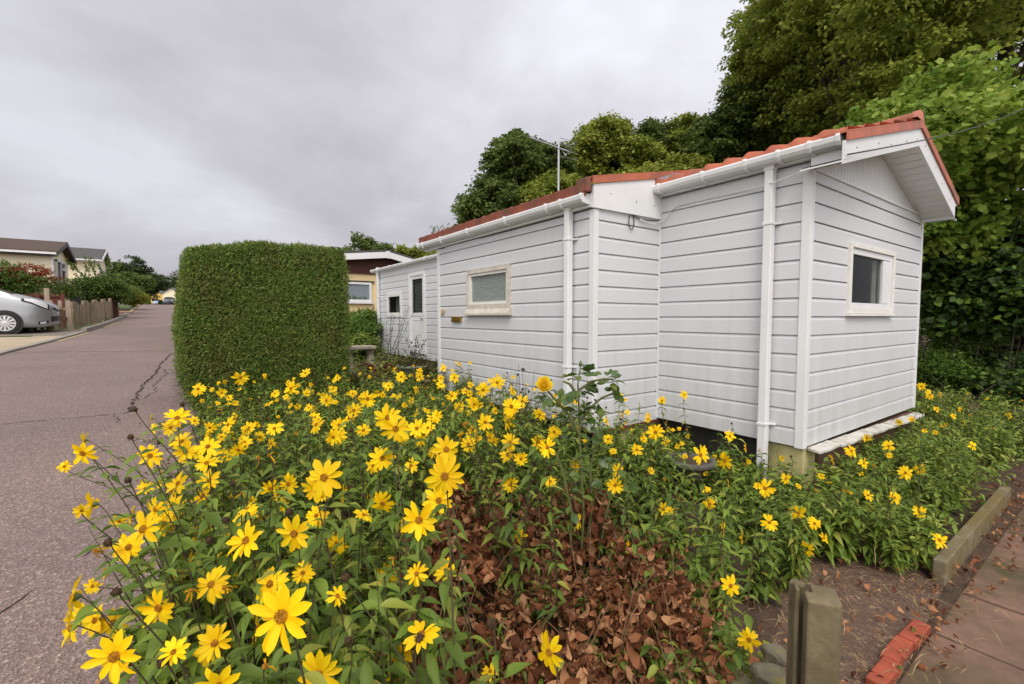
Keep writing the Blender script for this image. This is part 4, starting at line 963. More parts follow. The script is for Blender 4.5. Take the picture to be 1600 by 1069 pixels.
# dark purple leaved hedge deep in the shade
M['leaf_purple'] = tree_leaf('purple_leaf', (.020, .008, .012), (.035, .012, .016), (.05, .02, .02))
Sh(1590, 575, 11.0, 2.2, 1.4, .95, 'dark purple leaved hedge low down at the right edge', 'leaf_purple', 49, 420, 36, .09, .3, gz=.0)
db = thing('dry_branches', 'bare brown branches lying below the evergreen at the right corner of the home', 'branches', at(1500, 610, 8))
g = random.Random(8)
for k in range(9):
    p = at(1475 + g.uniform(-10, 120), 612 + g.uniform(-14, 20), g.uniform(7.5, 8.8)); q = p + np.array((g.gauss(0, .5), g.gauss(0, .3), g.uniform(-.1, .22)))
    MB().tube([p, (p + q) / 2 + np.array((g.gauss(0, .08), 0, .08)), q], [.006, .005, .002], 5, False).build('branch', M['bark'], db, True)

# ---- clipped conifer hedge
hedge = thing('clipped_hedge', 'tall square clipped conifer hedge between the road and the white home', 'hedge', (1.06, 7.9, .36))
hx0, hx1, hy0, hy1 = .06, 2.04, 7.05, 8.7
def hedge_pt(u, v, face):
    """point and normal on the swollen box; u across, v up"""
    z0, z1 = .36 + .02, 2.44 + .16 * min(1, u * 2.2)
    bulge = .10 * math.sin(math.pi * min(1, v * 1.05)) 
    if face == 'f': x, y, nr = hx0 + (hx1 - hx0) * u, hy0 - .05 * math.sin(math.pi * v), np.array((0, -1, 0.))
    elif face == 'l': x, y, nr = hx0, hy0 + (hy1 - hy0) * u, np.array((-1, 0, 0.))
    elif face == 'r': x, y, nr = hx1, hy0 + (hy1 - hy0) * u, np.array((1, 0, 0.))
    z = z0 + (z1 - z0) * v; return x, y, z, nr
def hedge_shell(n, g):
    P, Nn = [], []
    u, v, f = g.random(n), g.random(n), g.random(n)
    x = np.empty(n); y = np.empty(n); z = np.empty(n); nr = np.zeros((n, 3))
    ztop = lambda xx: 2.40 + .17 * np.clip((xx - hx0) / .75, 0, 1) + .015 * np.sin(9 * xx)
    fr = f < .56; le = (f >= .56) & (f < .74); ri = (f >= .74) & (f < .82); tp = f >= .82
    X = lambda a: hx0 + (hx1 - hx0) * a; Y = lambda a: hy0 + (hy1 - hy0) * a
    x[fr], y[fr], nr[fr] = X(u[fr]), hy0, (0, -1, 0); x[le], y[le], nr[le] = hx0, Y(u[le]), (-1, 0, 0)
    x[ri], y[ri], nr[ri] = hx1, Y(u[ri]), (1, 0, 0); x[tp], y[tp], nr[tp] = X(u[tp]), Y(v[tp]), (0, 0, 1)
    z = .37 + (ztop(x) - .37) * np.where(tp, 1, v)
    # round the corners, swell the left side, tuck the foot in
    cx, cy = (hx0 + hx1) / 2, (hy0 + hy1) / 2; dx, dy = (x - cx) / ((hx1 - hx0) / 2), (y - cy) / ((hy1 - hy0) / 2)
    k = np.clip((np.abs(dx) - .92) / .08, 0, 1) * np.clip((np.abs(dy) - .92) / .08, 0, 1)
    x -= np.sign(dx) * .03 * k; y -= np.sign(dy) * .03 * k
    sw = np.sin(np.pi * np.clip((z - .37) / 2.1, 0, 1) ** .8)
    x += np.where(dx < 0, -.13, .02) * sw * np.clip(np.abs(dx), 0, 1) ** 3
    y += -.06 * sw * np.clip(-dy, 0, 1)
    e = np.clip((z - 2.28) / .25, 0, 1) ** 2 * np.clip(np.maximum(np.abs(dx), np.abs(dy)) - .85, 0, 1) / .15
    x -= np.sign(dx) * .03 * e * np.abs(dx) ** 6; z -= .02 * e
    pos = np.stack([x, y, z], 1)
    pos += nr * (g.normal(0, .011, n) + .014 * np.sin(7 * x + 3 * z) * np.sin(6 * z + 2 * y) + .008 * np.sin(17 * x + 11 * z))[:, None]
    return pos, nr
def build_hedge():
    g = np.random.default_rng(4); pos, nr = hedge_shell(78000, g)
    n = len(pos); d = norm(nr * .55 + np.array([.25, 0, .55]) + g.normal(size=(n, 3)) * .5)
    nn = norm(nr + g.normal(size=(n, 3)) * .5); L = g.uniform(.030, .062, n)
    pos -= nr * g.uniform(0, .07, n)[:, None]
    V, Fa = scatter(KITE, pos, d, nn, L, L * .24); obj('foliage', V, Fa, M['leaf_hedge'], hedge)
    m = MB(); m.prism([(hx0 + .05, hy0 + .045, .3), (hx0 - .06, hy0 + .03, 1.0), (hx0 - .06, hy0 + .03, 1.6), (hx0 + .03, hy0 + .045, 2.30), (hx0 + .7, hy0 + .045, 2.47), (hx1 - .06, hy0 + .045, 2.47), (hx1 - .06, hy0 + .045, .3)], (0, hy1 - hy0 - .1, 0)); m.build('inner_core', M['hedge_core'], hedge)
build_hedge()
h2 = thing('clipped_hedge', 'farther length of clipped hedge along the road, mostly hidden behind the square one', 'hedge', (.7, 17, .85))
gg = np.random.default_rng(6); n = 26000; f = gg.random(n); y = gg.uniform(13.5, 24, n); x = np.where(f < .6, .30, gg.uniform(.30, 1.35, n)); z = np.where(f < .6, gg.uniform(0, 1.75, n), 1.75) + zg(y)
nr = np.where((f < .6)[:, None], np.array((-1, 0, 0.)), np.array((0, 0, 1.))); P = np.stack([x, y, z], 1) + gg.normal(size=(n, 3)) * .025
L = gg.uniform(.06, .11, n); V, Fa = scatter(KITE, P, norm(nr * .6 + np.array((0, 0, .5)) + gg.normal(size=(n, 3)) * .5), norm(nr + gg.normal(size=(n, 3)) * .5), L, L * .3); obj('foliage', V, Fa, M['leaf_hedge'], h2)
MB().prism([(.36, 13.55, .62), (1.32, 13.55, .62), (1.32, 13.55, 2.36), (.36, 13.55, 2.36)], (0, 10.4, .52)).build('inner_core', M['hedge_core'], h2)
m = MB(); g = random.Random(3)
for k in range(150):
    y = g.uniform(7.0, 8.4); z = g.uniform(.42, .95); p = np.array((.06, y, z)); q = p + np.array((-g.uniform(.05, .22), g.gauss(0, .05), g.gauss(-.01, .04)))
    m.tube([p, q], [.003, .001], 4, False)
m.build('twigs', M['bark'], hedge)

# ---- shrubs across the road
def Rs(px, py, d, rx, ry, rz, label, mat, seed, *a, **kw): return Sh(px, py, d, rx, ry, rz, label, mat, seed, *a, **kw)
SM = dict(tpl=KITE, wfac=.6)
Rs(8, 446, 19.3, 1.25, .8, 1.0, 'dark leaved lower shrub behind the silver car bonnet', 'leaf_mid', 61, 200, 40, .09, .25, **SM)
t = Rs(22, 434, 19.6, 1.25, .7, .62, 'red topped shrub in front of the cream home at the left edge', 'leaf_red', 62, 190, 40, .085, .2, **SM)
Rs(84, 452, 19.4, .75, .5, .55, 'thin shrub with pale blossom below the window of the cream home', 'leaf_dark', 63, 50, 30, .09, .2, **SM)
Rs(72, 470, 18.6, .32, .3, .3, 'small red and green bush in front of the brown panel fence', 'leaf_yellow', 65, 30, 40, .07, .14, **SM)
Rs(150, 452, 22.2, 1.05, .9, .95, 'dense green shrub with tall upright shoots behind the plank fence', 'leaf_mid', 66, 260, 50, .10, .26, **SM)
parent_shrub = [o for o in bpy.data.objects if o.get('label', '').startswith('dense green shrub with tall')][0]
g = np.random.default_rng(12); base = at(150, 445, 22.2)
for k in range(13):
    b = base + np.array((g.uniform(-.7, .7), g.uniform(-.4, .4), .2)); e = b + np.array((g.uniform(-.45, .3) + (b[0] - base[0]) * .5, 0, g.uniform(.7, 1.15)))
    n = 60; tt = g.random(n); pos = b + (e - b) * tt[:, None]; V, Fa = scatter(KITE, pos, norm(rdir(n, g) + np.array([0, 0, .6])), rdir(n, g), g.uniform(.07, .13, n), g.uniform(.05, .08, n))
    obj('shoot', V, Fa, M['leaf_mid'], parent_shrub)
Rs(185, 458, 27, .9, .8, .8, 'dark green shrub between the tall shoots and the golden bush', 'leaf_mid', 67, 160, 46, .11, .26, **SM)
Rs(205, 465, 32, .78, .8, .85, 'rounded golden green bush at the pink paved entrance', 'leaf_yellow', 68, 330, 50, .09, .2, **SM)
Rs(227, 474, 45, .30, .4, .55, 'small dark green bush beyond the golden bush', 'leaf_mid', 69, 110, 40, .11, .22, **SM)
Rs(254, 474, 100, .7, .7, .7, 'dark round bush between the two cars at the end of the road', 'leaf_dark', 70, 80, 40, .25, .3, **SM)
def Ft(px, py, d, rx, rz, label, seed, mat='leaf_far', **kw):
    c = at(px, py, d); return tree(label, 'tree', c, (rx, rx, rz), float(zg(c[1])), M[mat], seed, **kw)
Ft(205, 446, 52, 2.0, 1.9, 'light green tree behind the golden bush', 81, 'leaf_mid', n_tufts=260, per=50, lsize=.2, tuft_r=.45)
Ft(196, 432, 95, 4.2, 4.2, 'dark tree beside the far white bargeboards at the left of the distant wood', 82, n_tufts=420, per=46, lsize=.36, tuft_r=.9)
Ft(222, 446, 120, 5.0, 4.5, 'mid sized tree left of the distant yellow home', 83, n_tufts=380, per=46, lsize=.4, tuft_r=1.0)
c0 = []
g = np.random.default_rng(31); lob = []
for px, top, d in [(170, 418, 250), (185, 420, 245), (200, 424, 240), (214, 431, 236), (228, 436, 232), (240, 428, 228), (252, 427, 226), (264, 431, 224), (275, 430, 222), (290, 428, 220), (155, 422, 255), (140, 424, 260)]:
    p = at(px, top, d); q = at(px, 470, d); h = p[2] - q[2]
    lob.append((p[0], p[1], p[2] - h * .40, 6.5, 6.0, h * .42)); lob.append((p[0] + 2, p[1] - 4, p[2] - h * .72, 6.5, 6.0, h * .38))
for px in range(300, 600, 16):
    p = at(px, 436 + 6 * math.sin(px), 215); lob.append((p[0], p[1], p[2] - 3, 8, 7, 7.5))
far, _ = crown('distant_wood', lob, 2100, 34, .75, 1.4, M['leaf_far'], None, 5)
tag(stuff(far), 'dark green wood closing the far end of the road', 'wood')

# ================================================================== THE FLOWER BED
# flower heads: unit diameter, facing +Z
def flower_mesh(seed, npet, droop, missing=0, old=False, width=.30):
    g = np.random.default_rng(seed); V = []; Fa = []; T, TF = leaf_template(6, .12 + (.5 if old else 0), .16, 'petal'); mi = []
    for k in range(npet):
        if k in ([] if not missing else list(g.choice(npet, missing, replace=False))): continue
        a = 2 * math.pi * (k + g.uniform(-.22, .22)) / npet; el = g.normal(.10, .21) - droop
        d = np.array([(math.cos(a) * math.cos(el), math.sin(a) * math.cos(el), math.sin(el))])
        nr = np.array([(-math.cos(a) * math.sin(el), -math.sin(a) * math.sin(el), math.cos(el))]) + g.normal(size=(1, 3)) * (.2 if not old else .5)
        L = np.array([.42 * g.uniform(.74, 1.06)]); W = np.array([width * L[0] * g.uniform(.85, 1.12) * (1 if not old else .7)])
        p = np.array([(math.cos(a) * .075, math.sin(a) * .075, .012 * (k % 2))])
        v, f = scatter((T, TF), p, d, nr, L, W); Fa += [tuple(int(i) + len(V) for i in q) for q in f]; V += v.tolist()
    n = len(Fa)
    b = MB().lathe([(.012, -.14), (.06, -.10), (.10, -.03), (.075, .01)], (0, 0, 0), 8)
    Fa += [tuple(i + len(V) for i in q) for q in b.F]; V += b.V; 
    me = raw_mesh('flower', np.array(V), Fa, None, True, mats=[M['petal_old'] if old else M['petal'], M['calyx']], midx=[0] * n + [1] * (len(Fa) - n)); return me
FL = [flower_mesh(100 + i, [11, 12, 13, 11, 14, 12, 10, 13][i], [.0, .12, -.08, .05, .2, -.15, .1, .0][i], [0, 0, 1, 0, 0, 1, 0, 2][i], width=[.42, .40, .38, .46, .36, .42, .46, .40][i]) for i in range(8)]
FO = [flower_mesh(140 + i, [9, 8, 7][i], [.6, .9, .4][i], [1, 2, 3][i], True) for i in range(3)]
def disc_mesh(seed, r=.088, h=.06, mat='disc'):
    g = np.random.default_rng(seed); V = []; Fa = []
    b = MB().lathe([(r, -.01), (r * .98, h * .45), (r * .8, h * .85), (r * .45, h), (0.002, h * .9)], (0, 0, 0), 14); V = np.array(b.V); 
    V += g.normal(size=V.shape) * .005
    # little florets standing up over the dome
    n = 70; a = np.arange(n) * 2.39996; rr = r * .97 * np.sqrt(np.arange(n) / n); fl = np.stack([rr * np.cos(a), rr * np.sin(a), h * (1 - .6 * (rr / r) ** 2)], 1)
    v2, f2 = scatter(KITE, fl, norm(np.stack([np.cos(a) * .5, np.sin(a) * .5, np.ones(n)], 1)), rdir(n, g), np.full(n, .038), np.full(n, .026))
    F2 = [tuple(int(i) + len(V) for i in q) for q in f2]
    return raw_mesh('flower_centre', np.concatenate([V, v2]), list(b.F) + F2, M[mat], False)
DM = [disc_mesh(i) for i in range(3)]
def seedhead_mesh(seed):
    g = np.random.default_rng(seed); b = MB().lathe([(.02, -.5), (.3, -.38), (.48, -.05), (.46, .25), (.25, .42), (.01, .45)], (0, 0, 0), 9); V = np.array(b.V)
    n = 60; d = rdir(n, g); v2, f2 = scatter(KITE, d * .42, norm(d + rdir(n, g) * .5), rdir(n, g), np.full(n, .28), np.full(n, .14))
    return raw_mesh('seed_head', np.concatenate([V, v2]), list(b.F) + [tuple(int(i) + len(V) for i in q) for q in f2], M['disc_dark'], False)
SH = [seedhead_mesh(i) for i in range(2)]

LEAF = leaf_template(7, .42, .20, 'lance'); LEAF_S = leaf_template(4, .30, .18, 'lance')
def clump(name, h, spread, nst, npair, Lr, seed, mat, width=.37, tpl=LEAF):
    """one plant's leafy stems, local coordinates, height h"""
    g = np.random.default_rng(seed); pos, d, nr, L = [], [], [], []; m = MB()
    for s in range(nst):
        a = g.uniform(0, 6.28); sp = spread * g.uniform(.2, 1); hh = h * g.uniform(.72, 1.05)
        e = np.array((math.cos(a) * sp, math.sin(a) * sp, hh)); b = np.array((math.cos(a), math.sin(a), 0)) * .03
        c = (b + e) / 2 + np.array((0, 0, .12 * hh)) - np.array((math.cos(a), math.sin(a), 0)) * sp * .15
        q = lambda t: b * (1 - t) ** 2 + 2 * c * t * (1 - t) + e * t * t
        m.tube([q(t) for t in (0, .3, .6, 1)], [.003, .0026, .002, .0005], 4, False)
        az = g.uniform(0, 6.28)
        for k in range(npair):
            t = .12 + .88 * (k + g.uniform(-.3, .3)) / npair; az += 1.57 + g.normal(0, .25)
            for s2 in (0, math.pi):
                if g.random() < .12: continue
                el = g.uniform(-.35, .35); th = az + s2 + g.normal(0, .25)
                dd = np.array((math.cos(th) * math.cos(el), math.sin(th) * math.cos(el), math.sin(el)))
                pos.append(q(t)); d.append(dd); nr.append(np.array((0, 0, 1.)) + g.normal(size=3) * .25); L.append(g.uniform(*Lr) * (1.12 - .45 * t))
    L = np.array(L); V, Fa = scatter(tpl, np.array(pos), np.array(d), np.array(nr), L, L * width * g.uniform(.85, 1.15, len(L)))
    F2 = [tuple(int(i) for i in f) for f in Fa]; n = len(F2); F3 = [tuple(i + len(V) for i in f) for f in m.F]
    return raw_mesh(name, np.concatenate([V, np.array(m.V)]), F2 + F3, None, True, mats=[mat, M['stem']], midx=[0] * n + [1] * len(F3))
TALL = [clump('foliage', .92, .25, 13, 12, (.055, .108), 200 + i, M['sleaf']) for i in range(7)]
MIDH = [clump('foliage', .58, .21, 12, 9, (.055, .10), 220 + i, M['sleaf']) for i in range(5)]
LOWH = [clump('foliage', .34, .20, 12, 6, (.055, .095), 240 + i, M['sleaf']) for i in range(4)]
LITE = [clump('foliage', .46, .20, 14, 9, (.055, .10), 260 + i, M['sleaf_light'], .30) for i in range(4)]

def in_dead(x, y): return ((x - 1.24) / .68) ** 2 + ((y - 1.64) / .68) ** 2 < 1 + .2 * math.sin(5 * math.atan2(y - 1.66, x - 1.30) + 1) or ((x - .98) / .44) ** 2 + ((y - 1.15) / .45) ** 2 < 1 or ((x - .95) / .33) ** 2 + ((y - .72) / .34) ** 2 < 1
def canopy(x, y):
    """height of the planting at a spot; 0 = bare"""
    if x < .10 or y < .45: return 0
    if x > 7.25 and .68 < y < 2.3: return .5
    if y > 6.6 or (x > 3.02 and y > 3.0) or (x > 4.02 and y > 1.58): return 0
    if in_dead(x, y): return 0
    if x > .62 and y < .85: return 0
    if x > 2.0 and y < .78: return 0                                   # path edge and pebbly ground
    if 1.25 < x < 3.3 and y < 1.12: return 0 if x > 1.9 or y < .8 else .2
    if x > 3.3: return (.36 if y < 1.2 else .24) if x < 4.35 else (.50 if y < 1.22 else .30)                       # strip under the gable
    if .42 < x < .75 and y < 1.35: return .55
    if 2.9 < x and y > 1.7: return .58
    h = np.interp(y, [0, 2.2, 3.0, 4.2, 6.6], [.98, .95, .78, .52, .36])
    if x > 1.7: h = min(h, np.interp(y, [0, 1.6, 2.4, 3.2], [.30, .42, .62, .60])) if x > 2.1 else min(h, np.interp(y, [0, 1.6, 2.6, 3.4], [.38, .50, .80, .66]))
    return float(h)
# Poisson-like scatter of plants
pl = []; g = random.Random(77); tries = 0
while tries < 14000:
    tries += 1
    x, y = g.uniform(.1, 9.0), g.uniform(.45, 6.6); h = canopy(x, y)
    if not h: continue
    dist = .20 if math.hypot(x, y) < 1.6 else .245 if math.hypot(x, y) < 3.2 else .33
    if x > 3.3: dist = .205 if x < 7.1 else .27
    if all((x - a) ** 2 + (y - b) ** 2 > dist * dist for a, b, *_ in pl): pl.append((x, y, h))
pl = pl[:280]
plants = []
ZONES = [
    ('near', 'tall yellow perennial sunflower clump in the crowd beside the road, near left'),
    ('hedge', 'tall yellow perennial sunflower clump in the crowd in front of the clipped hedge'),
    ('porch', 'yellow perennial sunflower clump in the crowd along the white porch wall'),
    ('middle', 'shorter yellow perennial sunflower clump in the middle of the bed by the downpipe corner'),
    ('strip', 'pale green perennial sunflower clump in the narrow bed below the gable window'),
    ('right', 'low leafy perennial sunflower clump at the right front of the bed by the concrete post')]
ZG = {'near': 'tall sunflower clumps at the roadside', 'hedge': 'sunflower clumps before the hedge', 'porch': 'sunflower clumps along the porch', 'middle': 'shorter sunflower clumps mid bed', 'strip': 'sunflower clumps under the gable', 'right': 'low sunflower clumps by the post'}
ZL = dict(ZONES)
def zone(x, y):
    if x > 3.3 and y < 1.66 or x > 7.2: return 'strip'
    if y < 1.3 and x > 1.2: return 'right'
    if x > 1.7 and y < 2.4: return 'middle'
    if y < 2.3: return 'near'
    return 'hedge' if x < 1.7 else 'porch'
def new_plant(x, y, h, bare=False):
    z = float(zg(y)); zn = zone(x, y)
    t = thing('sunflower_plant', ZL[zn], 'flower plant', (x, y, z), ZG[zn])
    if not bare:
        pool = (LITE if (zn == 'strip' and g.random() < .8) else TALL if h > .72 else MIDH if h > .46 else LOWH)
        me = g.choice(pool); o = link('foliage', me, t); hm = max(v.co.z for v in me.vertices)
        s = h / hm * g.uniform(.88, 1.1); o.scale = (g.uniform(.9, 1.15),) * 2 + (s,); o.rotation_euler = (0, 0, g.uniform(0, 6.28))
    plants.append(dict(o=t, x=x, y=y, z=z, h=h, heads=[])); return plants[-1]
pl += [(1.22, .80, .34), (1.12, .66, .30), (1.50, 1.02, .34), (1.62, .86, .22), (1.34, .92, .36), (.12, .86, .95), (.08, 1.15, .98), (.06, 1.5, .95), (.03, 1.9, .92), (.05, 2.3, .88), (.16, .62, .88), (3.42, .86, .34), (3.3, 1.1, .36), (3.1, 1.25, .36), (3.62, .80, .36)]
for x, y, h in pl: new_plant(x, y, h)
# flowers seen in the photograph: x, y, size in its pixels, then how far the head is turned from us (image right, image up)
S_ = {'f': (0, .12), 'u': (.0, .6), 'l': (-.9, .2), 'r': (.9, .2), 'd': (.1, -.5), 'b': (-.5, -.3)}
FLOWERS = '''130 708 38 f;133 688 24 l;235 712 38 f;277 654 36 u;267 668 25 f;237 654 14 l;241 670 16 u;146 788 42 l;285 690 32 u;290 706 33 f;253 746 25 l;279 756 36 u;
328 668 20 f;357 664 26 u;389 669 22 u;375 706 24 f;325 698 34 u;347 712 24 u;327 750 32 u;317 776 33 u;271 790 36 f;237 794 26 l;206 806 34 l;225 827 56 f;257 817 36 f;202 855 46 f;170 889 30 l;
323 823 30 r;385 808 38 u;385 845 56 f;397 871 32 d;357 853 36 f;407 804 26 u;460 833 56 f;527 849 40 f;507 746 57 f;451 756 33 f;537 772 28 l;535 895 20 f;331 913 52 f;359 901 40 f;297 883 36 u;
279 889 34 u;423 913 54 f;341 935 38 u;249 949 56 f;116 933 58 l;112 981 50 b;150 969 46 f;178 973 46 u;180 1025 76 f;237 1037 42 l;327 1015 54 f;441 963 97 f;405 981 48 l;497 1053 72 f;341 1072 76 f;548 947 22 u;
437 700 17 u;530 664 24 f;530 682 25 f;495 664 28 u;429 670 26 u;606 653 42 f;618 670 46 f;682 651 22 f;651 670 30 f;669 669 23 f;657 687 22 f;697 703 44 f;695 744 62 f;686 782 48 f;655 812 57 f;597 716 38 f;
598 786 38 d;623 819 36 l;643 728 24 u;680 762 28 l;755 609 25 f;777 598 22 f;710 590 17 f;741 632 22 f;718 636 18 f;706 619 18 f;799 635 30 f;816 627 22 f;800 610 16 r;758 660 28 f;794 658 28 l;797 691 27 f;
737 679 20 f;732 694 25 f;720 681 18 l;764 683 24 r;814 717 22 f;793 712 24 u;797 757 25 f;904 815 24 r;966 736 22 f;961 758 26 f;898 728 20 r;947 658 16 r;950 686 17 f;995 703 20 f;856 699 30 f;840 691 26 f;
866 675 22 f;812 836 26 l;627 589 18 f;656 589 15 f;655 581 14 f;607 603 16 u;650 609 14 r;617 578 12 l;642 626 13 r;632 633 11 f;688 597 11 f;693 576 12 u;727 612 14 u;375 590 23 r;477 583 17 f;310 608 22 f;347 614 16 f;
455 607 23 f;430 615 15 u;480 612 14 u;527 590 11 f;520 608 14 f;510 626 20 f;575 623 29 f;553 642 25 f;545 655 20 u;698 892 37 f;626 1023 50 f;620 1064 42 u;691 1054 26 r;605 900 36 d;665 921 15 d;923 850 22 f;981 857 24 r;
1036 795 21 f;1061 783 18 r;719 835 22 l;1024 675 27 f;1094 711 29 f;1133 720 26 l;1195 763 29 f;1227 748 18 f;1283 744 13 f;1322 767 17 f;1349 724 18 f;1354 684 15 f;1330 705 20 u;1388 697 18 u;1414 739 22 f;
1437 733 17 l;1397 778 20 f;1356 774 18 u;1519 697 15 f;1452 617 17 f;1469 618 11 r;1440 604 13 l;1577 650 13 r;1300 718 17 r;1137 757 17 r;1109 787 21 f;1034 626 14 f;1069 617 14 u;1140 682 19 u;1202 816 25 f;
1130 827 23 r;1158 840 22 r;1141 915 31 f;1170 999 35 f;1247 801 25 d;1272 818 21 f;1287 841 17 f;1261 857 22 l;1203 850 16 r;1323 768 16 f;1400 777 18 u;1358 793 15 u;1436 800 20 f;1453 815 18 r;1467 844 26 f;
1040 690 15 f;1012 655 12 f;985 650 11 u;1165 700 14 r;1500 640 10 f;1490 650 10 u;1463 640 10 u;1475 665 10 l;1540 680 10 r;1505 660 11 r;1425 655 10 u;1405 660 11 l;1545 672 10 f'''
def rotto(nv):
    return Vector((0, 0, 1)).rotation_difference(Vector(nv)) @ Quaternion((0, 0, 1), g.uniform(0, 6.28))
def put_head(pp, P, nv, diam, kind='f'):
    root = pp['o']; me = g.choice(FL) if kind == 'f' else g.choice(FO) if kind == 'o' else g.choice(SH)
    o = link('flower' if kind in 'fo' else 'seed_head', me, root); o.location = Vector(P) - root.location
    o.rotation_mode = 'QUATERNION'; o.rotation_quaternion = rotto(nv); o.scale = (diam,) * 3
    if kind in 'fo': link('flower_centre', g.choice(DM), o)
    pp['heads'].append((np.array(P), np.array(nv), diam, kind))
CAM = np.array((0, 0, EYE))
def best_plant(P, reach=.42):
    cand = [(math.hypot(q['x'] - P[0], q['y'] - P[1]) + .1 * len(q['heads']), q) for q in plants]
    d, q = min(cand, key=lambda c: c[0])
    if math.hypot(q['x'] - P[0], q['y'] - P[1]) > reach:
        x, y = max(P[0], .14), max(P[1], .45)
        q = new_plant(float(x), float(y), max(.3, float(P[2]) - .2), True)
    return q
for rec in FLOWERS.replace('\n', '').split(';'):
    if not rec.strip(): continue
    px, py, sz, k = rec.split(); px, py, sz = float(px), float(py), float(sz)
    d = .077 * F / sz
    dc = (EYE - 1.08) * F / max(py - 496, 30)                        # where the level top of the bed would be
    if px < 900 and py < 760: d = d ** .8 * min(dc, 6) ** .2
    if px > 1380 and py < 700: d *= .85
    if px > 1400 and py > 790: d *= 1.2
    diam = min(.10, max(.05, sz * d / F)); P = at(px, py, d)
    zz = float(zg(P[1]))
    if P[2] < zz + .16:
        d *= .85; P = at(px, py, d); diam = sz * d / F
    if P[0] > 4.05 and P[1] > 1.5: P = at(px, py, d * .9)
    if P[1] < .4 and px > 1200: P[1] = max(P[1], .5)
    rx, uy = S_[k]
    nv = -FW + RT * (rx + g.gauss(0, .22)) + UP * (uy + .12 + g.gauss(0, .2)); nv = nv / np.linalg.norm(nv)
    if abs(rx) > .6: nv = norm(nv + RT * rx * .8)
    put_head(best_plant(P), P, nv, diam * 1.12)
    if px < 480 and py > 760 and g.random() < .6:
        P3 = at(px + g.gauss(0, 34), py + g.gauss(8, 26), d * g.uniform(1.05, 1.3)); put_head(best_plant(P3), P3, norm(-FW + RT * g.gauss(-.2, .55) + UP * g.gauss(.2, .4)), g.uniform(.06, .085), 'o' if g.random() < .2 else 'f')
    if sz < 50 and px < 560 and py > 640 and g.random() < .8 or px < 900 and py < 720 and g.random() < .35:      # a neighbour on the same spray
        d2 = d * g.uniform(1.0, 1.22); P2 = at(px + g.gauss(0, 24), py + abs(g.gauss(0, 16)), d2)
        n2 = norm(-FW + RT * g.gauss(0, .5) + UP * g.gauss(.25, .35)); put_head(best_plant(P2), P2, n2, g.uniform(.05, .078), 'o' if g.random() < .15 else 'f')
for (px, py, d), lab in {(441, 963, .58): 'sunflower clump carrying the largest open bloom, left of the bottom centre', (130, 708, 1.46): 'sunflower clump leaning farthest out over the road with a bloom above the asphalt', (695, 744, .9): 'sunflower clump with big blooms stacked one above another beside the withered patch', (180, 1025, .73): 'sunflower clump with a wide bloom in the bottom left corner over the road', (1170, 999, 1.58): 'low sunflower with one bloom just left of the concrete post'}.items():
    P = at(px, py, d); q = min(plants, key=lambda q: min([np.linalg.norm(h[0] - P) for h in q['heads']] + [9])); q['o']['label'] = lab; del q['o']['group']
# further flowers, faded heads and seed heads over the whole bed
for pp in list(plants):
    zn = zone(pp['x'], pp['y']); far = math.hypot(pp['x'], pp['y']); top = pp['z'] + pp['h']
    nf = {'near': 1.3, 'hedge': 1.9, 'porch': 2.1, 'middle': 1.0, 'strip': .35, 'right': .0}[zn]
    if far < 1.5: nf = 2.5 if pp['x'] < .5 else .3
    for kind, mean in (('f', nf * .75), ('o', nf * .35 + .1), ('s', nf * .38 + .35)):
        for _ in range(int(mean) + (g.random() < mean % 1)):
            P = np.array((pp['x'] + g.gauss(0, .11), pp['y'] + g.gauss(0, .11), top + g.uniform(-.04, .16 if far > 1.5 else .04)))
            if P[0] > 4.0 and P[1] > 1.5 or (P[0] > 3.05 and P[1] > 3.0): continue
            if np.linalg.norm(P - CAM) < .72: continue
            tc = norm(CAM - P); nv = norm(tc * .9 + np.array((0, 0, .45)) + np.array([g.gauss(0, .5) for _ in range(3)]))
            put_head(pp, P, nv, g.uniform(.043, .068) if kind == 'f' else g.uniform(.04, .055) if kind == 'o' else g.uniform(.012, .018), kind)
# single seed heads and buds standing out over the road
for px, py, d in ((210, 640, 1.35), (200, 750, 1.15), (204, 683, 1.3), (169, 848, .95), (285, 632, 1.7), (182, 925, .85), (540, 902, .85)):
    P = at(px, py, d); put_head(best_plant(P, .6), P, norm(-FW + UP), .015, 's')
